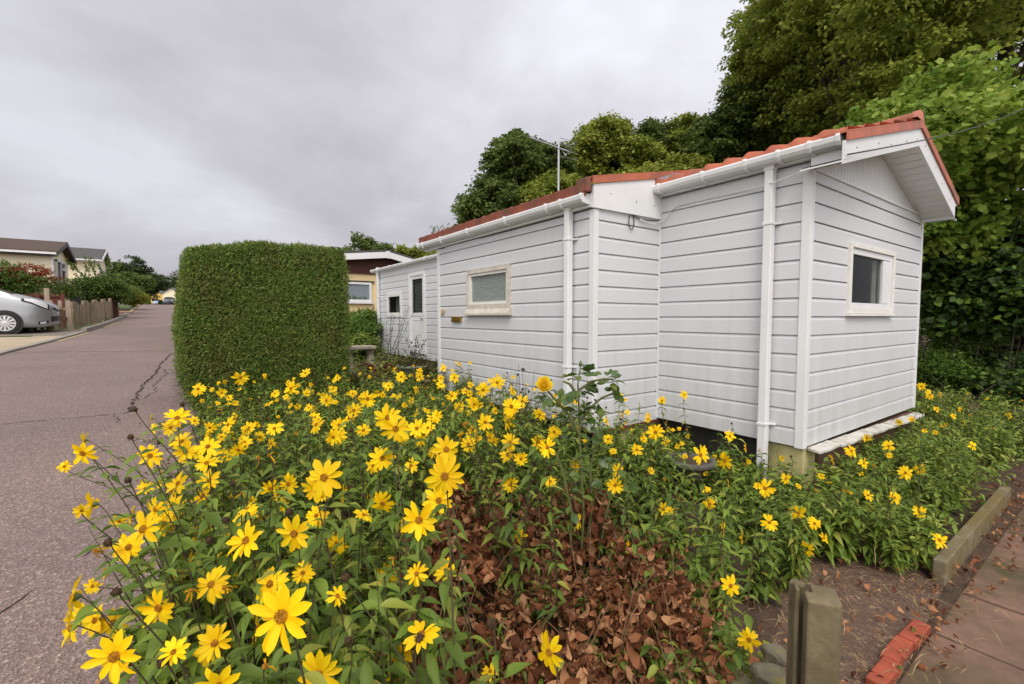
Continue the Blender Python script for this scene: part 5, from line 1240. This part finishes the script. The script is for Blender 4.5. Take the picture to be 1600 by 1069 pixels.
# stems: from the plant's foot to each head, with small leaves
for pp in plants:
    if not pp['heads']: continue
    m = MB(); pos, dd, nr, L = [], [], [], []; b0 = np.array((pp['x'], pp['y'], pp['z']))
    for P, nv, diam, kind in pp['heads']:
        b = b0 + np.array((g.gauss(0, .03), g.gauss(0, .03), 0)); e = P - nv * (.12 * diam if kind != 's' else .45 * diam)
        c = b + (e - b) * np.array((.25, .25, .62)); c2 = e - nv * .05 + np.array((0, 0, -.05))
        q = lambda t: b * (1 - t) ** 3 + 3 * c * t * (1 - t) ** 2 + 3 * c2 * t * t * (1 - t) + e * t ** 3
        m.tube([q(t) for t in (0, .2, .4, .6, .75, .88, .95, 1)], [.0030, .0028, .0024, .0020, .0017, .0014, .0013, .0018], 5, False)
        for k in range(9):
            t = .22 + .70 * k / 9 + g.uniform(-.03, .03); th = k * 1.57 + g.uniform(0, 1)
            for s in (0, math.pi):
                if g.random() < .25: continue
                pos.append(q(t)); dd.append((math.cos(th + s), math.sin(th + s), g.uniform(-.3, .4))); nr.append((g.gauss(0, .25), g.gauss(0, .25), 1)); L.append(g.uniform(.045, .10) * (1.15 - .6 * t))
    nV = len(m.V)
    if pos:
        L = np.array(L); V, Fa = scatter(LEAF, np.array(pos), np.array(dd), np.array(nr), L, L * .36)
        Fm = m.F + [tuple(int(i) + nV for i in f) for f in Fa]
        obj('stem', np.concatenate([np.array(m.V), V]), Fm, None, pp['o'], True, mats=[M['stem'], M['sleaf']], midx=[0] * len(m.F) + [1] * len(Fa))
    else: m.build('stem', M['stem'], pp['o'], True)

# ---- withered clumps
def dead_template(seed):
    g = np.random.default_rng(seed); T, TF = leaf_template(8, .2, .22, 'lance'); T = T.copy(); a = g.uniform(1.4, 4.2) * g.choice([-1, 1]); tw = g.uniform(-2.6, 2.6)
    t = T[:, 1].copy(); th = a * t ** 1.5; y = np.cumsum(np.r_[0, np.cos(a * (np.linspace(0, 1, 8)[1:]) ** 1.5) / 7]); z = np.cumsum(np.r_[0, -np.sin(a * (np.linspace(0, 1, 8)[1:]) ** 1.5) / 7])
    st = (np.arange(len(T)) // 3); x, zz = T[:, 0] * np.cos(tw * t), T[:, 2] + T[:, 0] * np.sin(tw * t) * .5
    T[:, 0] = x; T[:, 1] = y[st]; T[:, 2] = z[st] * .8 + zz * .6 + np.sin(11 * t + np.sign(T[:, 0]) * 1.3) * .035 * (np.abs(T[:, 0]) > .01)
    return T, TF
DT = [dead_template(i) for i in range(8)]
def dead_clump(name, h, spread, seed, n=150, Ls=(.03, .115), green=.06):
    g = np.random.default_rng(seed); VV, FF, mi = [], [], []; off = 0; m = MB(); tips = []
    for s in range(14):
        a = g.uniform(0, 6.28); sp = spread * g.uniform(.3, 1); e = np.array((math.cos(a) * sp, math.sin(a) * sp, h * g.uniform(.45, 1.05)))
        mid = e * .5 + np.array((0, 0, .1)); m.tube([np.zeros(3), mid, e, e + np.array((math.cos(a) * .07, math.sin(a) * .07, g.uniform(.02, .16)))], [.0035, .003, .0025, .0015], 5, False); tips.append((mid, e))
    for T in DT:
        k = n // 8; pick = g.integers(0, len(tips), k); t = g.uniform(-.2, 1.05, k)[:, None]
        pos = np.array([tips[i][0] for i in pick]) * (1 - t) + np.array([tips[i][1] for i in pick]) * t + g.normal(size=(k, 3)) * np.array((.045, .045, .03)); pos[:, 2] = np.maximum(pos[:, 2], .02)
        d = norm(rdir(k, g) * np.array((1, 1, .8)) + np.array((0, 0, -.85))); L = g.uniform(*Ls, k)
        V, Fa = scatter(T, pos, d, norm(rdir(k, g) + np.array((0, 0, .5))), L, L * g.uniform(.26, .50, k))
        VV.append(V); FF.append(Fa + off); off += len(V)
    V = np.concatenate(VV); Fa = [tuple(map(int, f)) for f in np.concatenate(FF)]; n0 = len(Fa)
    Fa += [tuple(i + len(V) for i in f) for f in m.F]
    return raw_mesh(name, np.concatenate([V, np.array(m.V)]), Fa, None, True, mats=[M['dead'], M['dead_stalk']], midx=[0] * n0 + [1] * len(m.F))
DC = [dead_clump('withered_foliage', .44, .25, 300 + i, 460) for i in range(4)]
gp = random.Random(9); dp = []
for _ in range(4000):
    x, y = gp.uniform(.5, 2.3), gp.uniform(.6, 2.5)
    if in_dead(x, y) and y > .50 and x < 2.25 and all(math.hypot(x - a, y - b) > .25 for a, b in dp): dp.append((x, y))
for x, y in dp:
    t = thing('withered_plant', 'withered clump of curled brown leaves in the dead patch at the front of the bed', 'dead plant', (x, y, float(zg(y))), 'withered clumps in the dead patch')
    o = link('withered_foliage', gp.choice(DC), t); s = gp.uniform(.8, 1.12) * (1.05 if y > 1.2 else .9); o.scale = (s * 1.05, s * 1.05, s); o.rotation_euler = (0, 0, gp.uniform(0, 6.28))
    if gp.random() < .72:
        o2 = link('foliage', gp.choice(LOWH), t); o2.scale = (.7, .7, 1.15); o2.rotation_euler = (0, 0, gp.uniform(0, 6)); o2['label'] = 'fresh green shoots pushing through the withered leaves'
# fallen leaves and straw over the soil
g2 = np.random.default_rng(55); n = 2600; P = np.stack([g2.uniform(.2, 7.4, n), g2.uniform(.42, 3.2, n), np.zeros(n)], 1)
ok = ~((P[:, 0] > 4.1) & (P[:, 1] > 1.5)) & ~((P[:, 0] > 3.1) & (P[:, 1] > 3)); P = P[ok]; P = np.concatenate([P, np.stack([.14 - np.abs(g2.normal(0, .22, 260)), g2.uniform(.6, 7.0, 260), np.zeros(260)], 1), np.stack([g2.uniform(2.2, 7, 200), g2.normal(.58, .07, 200), np.zeros(200)], 1)]); n = len(P); P[:, 2] = zg(P[:, 1]) + g2.uniform(.012, .04, n)
VV, FF, off = [], [], 0
for i, T in enumerate(DT):
    q = P[i::8]; k = len(q); L = g2.uniform(.025, .07, k); V, Fa = scatter(T, q, norm(rdir(k, g2) * np.array((1, 1, .25))), np.tile((0, 0, 1.), (k, 1)) + g2.normal(size=(k, 3)) * .3, L, L * .45); VV.append(V); FF.append(Fa + off); off += len(V)
tag(stuff(obj('fallen_leaves', np.concatenate(VV), np.concatenate(FF), M['dead'])), 'dry brown leaves fallen over the soil, the road edge and the path edge', 'fallen leaves')
n = 420; P = np.stack([g2.uniform(1.2, 3.6, n), g2.uniform(.4, 1.25, n), np.zeros(n)], 1); P[:, 2] = zg(P[:, 1]) + .02 + g2.uniform(0, .03, n); L = g2.uniform(.04, .16, n)
V, Fa = scatter(KITE, P, norm(rdir(n, g2) * np.array((1, 1, .12))), np.tile((0, 0, 1.), (n, 1)), L, np.full(n, .004)); tag(stuff(obj('straw_litter', V, Fa, M['straw'])), 'pale dry stalks lying on the pebbly ground by the post', 'dry stalks')

# ---- low ground cover under the plants
def cover(label, n, fx, fy, mat, Lr, zr, seed, name='ground_cover', ok=None):
    gg = np.random.default_rng(seed); P = np.stack([gg.uniform(*fx, n), gg.uniform(*fy, n), np.zeros(n)], 1)
    if ok is not None: P = P[[bool(ok(a, b)) for a, b, _ in P]]
    n = len(P); P[:, 2] = zg(P[:, 1]) + gg.uniform(*zr, n); L = gg.uniform(*Lr, n)
    V, Fa = scatter(LEAF_S, P, norm(rdir(n, gg) * np.array((1, 1, .45))), np.tile((0, 0, 1.), (n, 1)) + gg.normal(size=(n, 3)) * .35, L, L * .45)
    return tag(stuff(obj(name, V, Fa, mat)), label, 'ground cover')
cover('mixed low leaves covering the soil under the tall flowers', 9000, (.12, 4.0), (.5, 6.4), M['sleaf'], (.04, .08), (.02, .28), 70, ok=lambda x, y: canopy(x, y) > 0)
cover('low green shoots along the edging board below the gable', 1500, (3.35, 7.2), (.70, 1.6), M['sleaf_light'], (.04, .08), (.02, .30), 71)
cover('low weeds beside the garden path of the rear wall', 2500, (2.1, 4.3), (6.6, 12), M['sleaf_light'], (.04, .10), (.02, .22), 72)

# ---- yellow rose bush
rb = thing('rose_bush', 'tall thin rose bush with one full yellow rose, in front of the white porch corner', 'rose bush', at(905, 800, 2.35) * np.array((1, 1, 0)) + np.array((0, 0, .09)))
m = MB(); root = np.array(rb.location)
def rp(x, y, d=2.35): return at(x, y, d)
br = [[root, rp(912, 800), rp(907, 720), rp(905, 650), rp(903, 600), rp(907, 572)], [rp(906, 680), rp(890, 650), rp(868, 625), rp(852, 606)], [rp(905, 660), rp(925, 635), rp(940, 622), rp(960, 614)], [rp(904, 610), rp(925, 596), rp(944, 592), rp(958, 593)],
      [root + (.05, .04, 0), rp(925, 790, 2.4), rp(922, 730, 2.4), rp(932, 690, 2.4)], [root + (-.05, .02, 0), rp(893, 800, 2.3), rp(880, 740, 2.3), rp(868, 705, 2.3)], [rp(904, 620), rp(890, 600), rp(880, 596)], [root + (.1, 0, 0), rp(948, 800), rp(958, 760), rp(975, 715)]]
for b in br: m.tube(b, [.0075 - .0009 * i for i in range(len(b))], 6, False)
m.build('stem', M['green_stem'], rb, True)
g3 = np.random.default_rng(90); pos, dd, L = [], [], []
for i, b in enumerate(br):
    for p, q in zip(b[:-1], b[1:]):
        if (p[2] + q[2]) / 2 < .62: continue
        for k in range(5 if i < 4 else 3):
            c = np.array(p) + (np.array(q) - np.array(p)) * g3.random(); a = norm(rdir(1, g3)[0] * np.array((1, 1, .5)))
            for t, sd in ((.035, 1), (.035, -1), (.06, 1), (.06, -1), (.085, 0)):
                if g3.random() < .5: continue
                pos.append(c + a * t); dd.append(norm(a + sd * .9 * np.cross(a, (0, 0, 1)))); L.append(g3.uniform(.035, .062))
L = np.array(L); RL = leaf_template(5, .2, .15, 'round'); V, Fa = scatter(RL, np.array(pos), np.array(dd), np.tile((0, 0, 1.), (len(pos), 1)) + g3.normal(size=(len(pos), 3)) * .5, L, L * .66); obj('leaves', V, Fa, M['rose_leaf'], rb, True)
VV, FF, off = [], [], 0; rc = rp(850, 603); ax = norm(-FW + UP * .5)
for ring_, (n, el, l) in enumerate(((6, .25, .048), (7, .55, .046), (6, .85, .042), (5, 1.15, .036), (4, 1.4, .03))):
    for k in range(n):
        a = 2 * math.pi * (k + .5 * ring_) / n + g3.normal(0, .15); u = np.cross(ax, (0, 0, 1)); u /= np.linalg.norm(u); v = np.cross(ax, u)
        o = u * math.cos(a) + v * math.sin(a); d = o * math.cos(el) + ax * math.sin(el); nn = ax * math.cos(el) - o * math.sin(el)
        Vx, Fx = scatter(leaf_template(5, -.35, .35, 'round'), np.array([rc + o * .004]), d[None], nn[None], np.array([l]), np.array([l * 1.1])); VV.append(Vx); FF.append(Fx + off); off += len(Vx)
obj('rose', np.concatenate(VV), np.concatenate(FF), M['rose'], rb, True)
for p in ((907, 570), (958, 586)):
    MB().lathe([(.002, -.012), (.008, -.006), (.009, .004), (.005, .014), (.001, .022)], rp(*p), 8).build('rose_bud', M['calyx'], rb, True)
# dark dried seed stalks against the walls
def stalks(label, base, n, h, seed, spread=.12, mat='bark', leaf=None, r=.003):
    gg = random.Random(seed); t = thing('seed_stalks', label, 'dead stalks', base); m = MB(); VV = []
    for k in range(n):
        b = np.array(base) + np.array((gg.gauss(0, spread * .5), gg.gauss(0, spread * .5), 0)); e = b + np.array((gg.gauss(0, spread), gg.gauss(0, spread), h * gg.uniform(.6, 1.05)))
        m.tube([b, (b + e) / 2 + np.array((gg.gauss(0, .02), 0, 0)), e], [r, r * .8, r * .5], 4, False)
        for j in range(4):
            c = b + (e - b) * gg.uniform(.55, 1) + np.array((gg.gauss(0, .02), gg.gauss(0, .02), 0)); s = gg.uniform(.008, .016)
            m.lathe([(.001, -s), (s * .8, -s * .3), (s * .7, s * .5), (.001, s)], c, 6)
    m.build('stalk', M[mat], t); return t
def gpt(px, py, d): p = at(px, py, d); return (p[0], p[1], float(zg(p[1])))
stalks('dark dried seed stalks standing against the porch wall, left of the porch downpipe', gpt(812, 640, 3.9), 9, .98, 1, .09)
stalks('dry dark stemmed plant with black leaves against the white rear wall corner', gpt(604, 560, 10.2), 14, 1.35, 2, .2, 'black', r=.006)

# ---- pots, bench, concrete post, edging, brick
def pot(label, base, r, h, mat, plantmat, seed, rimw=.03, grow=.25):
    t = thing('plant_pot', label, 'plant pot', base); b = np.array(base)
    MB().lathe([(r * .70, 0), (r * .92, h * .86), (r * .94, h * .87), (r + rimw * .4, h * .87), (r + rimw, h * .90), (r + rimw, h * .97), (r + rimw * .5, h), (r * .93, h), (r * .90, h * .9)], b, 28).build('pot', mat, t, True)
    MB().lathe([(r * .92, h * .9), (r * .5, h * .93), (.001, h * .94)], b, 20).build('compost', M['soil'], t)
    if plantmat:
        gg = np.random.default_rng(seed); n = 420; a = gg.uniform(0, 6.28, n); rr = r * 1.15 * np.sqrt(gg.random(n)); P = b + np.stack([rr * np.cos(a), rr * np.sin(a), h * .92 + gg.uniform(0, grow, n) * (1.1 - (rr / r / 1.15) ** 2)], 1)
        L = gg.uniform(.03, .09, n); V, Fa = scatter(KITE, P, norm(rdir(n, gg) + np.array((0, 0, .5))), rdir(n, gg), L, L * .35); obj('plant', V, Fa, plantmat, t)
    return t
M['pot_green'] = mottled('grey_green_plastic', (.17, .19, .13), (.13, .15, .10), 6, .5, bstr=.1)
M['pot_red'] = mottled('dull_terracotta', (.24, .12, .085), (.18, .09, .065), 6, .8)
M['pot_grey'] = mottled('grey_concrete_planter', (.13, .125, .11), (.09, .085, .075), 8, .85, bstr=.4)
M['mossy_brown'] = leaf_mat('brown_green_growth', [(0, (.05, .035, .015)), (.5, (.08, .075, .02)), (1, (.12, .13, .03))], .2, .7, .2)
p = at(648, 575, 8.0); pot('large grey green pot of brown plants with dark seed heads, left of the porch wall', (p[0], p[1], p[2] - .34), .30, .40, M['pot_green'], M['mossy_brown'], 1, grow=.2)
p2 = at(676, 588, 7.35); pot('dull terracotta pot half hidden at the porch corner, right of the grey green pot', (p2[0], p2[1], p2[2] - .40), .22, .38, M['pot_red'], M['mossy_brown'], 2, grow=.3)
p = at(645, 566, 8.0); stalks('dark seed heads on thin stalks rising from the grey green pot', (p[0], p[1], p[2] - .05), 16, .50, 5, .18, 'black', r=.004)
p3 = at(1085, 690, 3.75); pot('grey round planter with dry brown soil in the corner by the stepped wall', (p3[0] + .04, p3[1] + .05, .02), .17, .36, M['pot_grey'], None, 3)
bn = thing('garden_bench', 'pale weathered stone garden bench with carved leg, beyond the hedge', 'bench', gpt(575, 578, 9.6)); b = np.array(bn.location)
MB().box(b[0] - .50, b[0] + .13, b[1] - .17, b[1] + .17, b[2] + .42, b[2] + .49).build('seat', M['stone'], bn, bevel=.015)
for x in (-.38, .05):
    MB().lathe([(.13, 0), (.12, .06), (.07, .10), (.085, .2), (.075, .27), (.065, .33), (.11, .40), (.12, .42)], b + np.array((x, 0, 0)), 10).build('leg', M['stone'], bn, True)
sh2 = [(578, 590, 8.6), (560, 600, 8.0)]
def dry_tuft(label, base, n, h, seed, mat):
    gg = np.random.default_rng(seed); a = gg.uniform(0, 6.28, n); P = np.array(base) + gg.normal(size=(n, 3)) * np.array((.06, .06, 0)); d = norm(np.stack([np.cos(a), np.sin(a), gg.uniform(.3, 1.8, n)], 1)); L = gg.uniform(.4, 1, n) * h
    V, Fa = scatter(leaf_template(5, .55, .2, 'lance'), P, d, np.tile((0, 0, 1.), (n, 1)) + gg.normal(size=(n, 3)) * .3, L, np.full(n, .028)); return tag(obj('dry_fern', V, Fa, mat), label, 'fern')
dry_tuft('straw coloured dried fern in front of the stone bench', gpt(566, 600, 7.9), 120, .42, 1, M['straw'])
dry_tuft('brown dried plant to the right of the stone bench', gpt(596, 585, 8.8), 90, .5, 2, M['dead'])
dry_tuft('grey green grassy tuft at the foot of the hedge', gpt(553, 606, 7.3), 120, .35, 3, M['leaf_mid'])
Sh(566, 522, 12.5, .75, .8, .65, 'green leafy shrub between the hedge and the rear wall', 'leaf_under', 91, 200, 50, .09, .2, tpl=KITE, wfac=.5)
Sh(575, 512, 14.5, .9, .9, .75, 'dark green shrub under the window of the yellow home', 'leaf_dark', 92, 220, 50, .09, .22, tpl=KITE, wfac=.6)
Sh(560, 540, 10.8, .45, .5, .35, 'small shrub with pale shoots at the edge of the hedge', 'sleaf_light', 93, 90, 40, .08, .16, tpl=KITE, wfac=.45)
# roof weeds
wd = MB(); 
gg = np.random.default_rng(4); n = 60; P = np.array((3.05, 6.5, 2.78)) + np.stack([gg.uniform(0, .3, n), gg.uniform(-.45, .12, n), gg.uniform(0, .12, n)], 1)
V, Fa = scatter(KITE, P, norm(rdir(n, gg) + np.array((0, 0, 1.))), rdir(n, gg), gg.uniform(.03, .07, n), np.full(n, .018)); tag(obj('roof_weed', V, Fa, M['leaf_dark']), 'small weed growing on the far end of the porch eave', 'weed')
# concrete fence post with slots, gravel board behind it
ps = thing('concrete_post', 'short mossy slotted concrete fence post at the front corner of the bed', 'post', (1.385, .50, 0))
o = MB().prism([(-.036, -.045, 0), (.034, -.045, 0), (.046, -.030, 0), (.046, .05, 0), (-.016, .05, 0), (-.016, .006, 0), (-.036, .006, 0)], (0, 0, .80)).build('shaft', M['post'], ps, bevel=.006)
o.location = (0, 0, 0); o.rotation_euler = (0, 0, R(-58))
V = [tuple(v.co + Vector(ps.location)) for v in o.data.vertices]
for v in o.data.vertices: v.co += Vector(ps.location)
c = MB().prism([(-.056, .004, 0), (-.044, .004, 0), (-.044, .045, 0), (-.056, .045, 0)], (0, 0, .80)).build('flange', M['post'], ps, bevel=.005)
for v in c.data.vertices: v.co += Vector(ps.location)
c.rotation_euler = (0, 0, R(-58))
gb = MB().prism([(1.405, .548, 0), (1.40, .585, 0), (1.43, .590, 0), (1.435, .552, 0)], (0, 0, .79)); tag(gb.build('gravel_board', M['post'], None, bevel=.005), 'end of a grey concrete gravel board slotted into the short post', 'board')
eb = MB().prism([(3.52, .64, -.02), (5.55, .64, -.02), (5.55, .70, -.02), (3.52, .70, -.02)], (0, 0, .165)); tag(eb.build('edging_board', M['edging'], None, bevel=.006), 'mossy concrete edging board between the green bed and the red paving', 'edging')
for k, x in enumerate((2.28, 2.50, 2.72)):
    o = MB().box(-.106, .106, -.034, .034, -.03, .05).build('edging_brick', M['red_brick'], None, bevel=.006); o.location = (x + .10, .615 + g_.uniform(-.008, .008), g_.uniform(-.004, .006) - .03); o.rotation_euler = (0, 0, R(-1 + g_.uniform(-3, 3)))
    tag(o, ['nearest of the three bright red edging bricks, cut by the bottom edge', 'middle one of the three bright red edging bricks', 'farthest of the three bright red edging bricks, next to the fallen leaves'][k], 'brick', 'red edging bricks')
g5 = random.Random(2)
for (px, py, d, s, lab) in ((1205, 1062, 1.55, .062, 'yellow lichened rubble stone at the bottom edge, left of the concrete post'), (1150, 1066, 1.62, .055, 'grey rubble stone below the lowest yellow flower'), (1212, 1022, 1.7, .045, 'small grey stone tucked behind the concrete post')):
    p = at(px, py, d); bm = bmesh.new(); bmesh.ops.create_icosphere(bm, subdivisions=3, radius=s)
    for v in bm.verts: v.co *= 1 + .16 * math.sin(9 * v.co.x / s * .5 + px) * math.cos(7 * v.co.y / s * .5); v.co.z *= .6; v.co.x = max(-.8 * s, min(.85 * s, v.co.x)); v.co.z = min(v.co.z, .42 * s)
    me = bpy.data.meshes.new('rubble_stone'); bm.to_mesh(me); bm.free(); me.materials.append(M['lichen_stone']); o = link('rubble_stone', me); o.location = p; tag(o, lab, 'stone')

# ================================================================== LIGHT
world = bpy.data.worlds.new('World'); scene.world = world; world.use_nodes = True; nt = world.node_tree
bg = nt.nodes['Background']; sky = nt.nodes.new('ShaderNodeTexSky'); sky.sky_type = 'NISHITA'; sky.sun_disc = False
SUN_EL, SUN_AZ = R(52), R(215)
sky.sun_elevation = SUN_EL; sky.sun_rotation = SUN_AZ; sky.air_density = 1.5; sky.dust_density = 3
tc = nt.nodes.new('ShaderNodeTexCoord'); sx = nt.nodes.new('ShaderNodeSeparateXYZ'); nt.links.new(tc.outputs['Generated'], sx.inputs[0])
def math_(op, a, b=None, c=None):
    n = nt.nodes.new('ShaderNodeMath'); n.operation = op
    for i, v in enumerate((a, b, c)):
        if v is None: continue
        if isinstance(v, (int, float)): n.inputs[i].default_value = v
        else: nt.links.new(v, n.inputs[i])
    return n.outputs[0]
# project the directions on a flat cloud layer so that clouds flatten towards the horizon
zc = math_('MAXIMUM', sx.outputs[2], .0); den = math_('ADD', zc, .34)
cx = nt.nodes.new('ShaderNodeCombineXYZ'); nt.links.new(math_('DIVIDE', sx.outputs[0], den), cx.inputs[0]); nt.links.new(math_('DIVIDE', sx.outputs[1], den), cx.inputs[1]); cx.inputs[2].default_value = 3.1
n1 = noise(nt, .95, 7, .50, cx.outputs[0], .35); n2 = noise(nt, 2.3, 6, .6, cx.outputs[0], .5)
nn = math_('ADD', math_('MULTIPLY', n1, .84), math_('MULTIPLY', n2, .16))
cloud = ramp(nt, nn, [(.33, (.43, .42, .46)), (.45, (.575, .56, .61)), (.55, (.735, .72, .775)), (.64, (.87, .87, .94)), (.72, (.79, .83, .96))])
# a brighter veil over the trees on the right, brighter still overhead and behind, where the sun is
def lobe(dirv, power, amount):
    v = nt.nodes.new('ShaderNodeVectorMath'); v.operation = 'DOT_PRODUCT'; nt.links.new(tc.outputs['Generated'], v.inputs[0]); v.inputs[1].default_value = dirv
    return math_('MULTIPLY', math_('POWER', math_('MAXIMUM', v.outputs['Value'], 0), power), amount)
fr = norm(at(1080, 150, 1) - CAM)
lo_ = norm(at(150, 330, 1) - CAM)
gain = math_('ADD', math_('ADD', 1.0, lobe(tuple(fr), 7, .10)), lobe(tuple(lo_), 8, -.15))
back = lobe((-.45, -.60, .66), 1.5, 1.25)
vm = nt.nodes.new('ShaderNodeVectorMath'); vm.operation = 'SCALE'; nt.links.new(cloud, vm.inputs[0]); nt.links.new(gain, vm.inputs['Scale'])
sk = nt.nodes.new('ShaderNodeVectorMath'); sk.operation = 'SCALE'; nt.links.new(sky.outputs[0], sk.inputs[0]); sk.inputs['Scale'].default_value = .06
sc2 = nt.nodes.new('ShaderNodeVectorMath'); sc2.operation = 'SCALE'; nt.links.new(vm.outputs[0], sc2.inputs[0]); sc2.inputs['Scale'].default_value = 8.95
ad = nt.nodes.new('ShaderNodeVectorMath'); nt.links.new(sc2.outputs[0], ad.inputs[0]); nt.links.new(sk.outputs[0], ad.inputs[1])
wm = nt.nodes.new('ShaderNodeVectorMath'); wm.operation = 'SCALE'; wm.inputs[0].default_value = (9.7, 9.35, 8.8); nt.links.new(back, wm.inputs['Scale'])
ad2 = nt.nodes.new('ShaderNodeVectorMath'); nt.links.new(ad.outputs[0], ad2.inputs[0]); nt.links.new(wm.outputs[0], ad2.inputs[1])
nt.links.new(ad2.outputs[0], bg.inputs['Color']); bg.inputs['Strength'].default_value = .1
sd = bpy.data.lights.new('sun', 'SUN'); sun = bpy.data.objects.new('sun', sd); COL.objects.link(sun)
sd.energy = 1.5; sd.angle = R(22); sd.color = (1, .94, .86)
dirv = Vector((math.sin(SUN_AZ) * math.cos(SUN_EL), math.cos(SUN_AZ) * math.cos(SUN_EL), math.sin(SUN_EL)))
sun.rotation_euler = dirv.to_track_quat('Z', 'Y').to_euler(); sun.location = (0, 0, 30)
vs = scene.view_settings; vs.view_transform = 'Standard'; vs.look = 'None'; vs.gamma = 1; vs.exposure = .14; vs.use_curve_mapping = False
scene.cycles.max_bounces = 6; scene.cycles.diffuse_bounces = 3; scene.cycles.transparent_max_bounces = 8
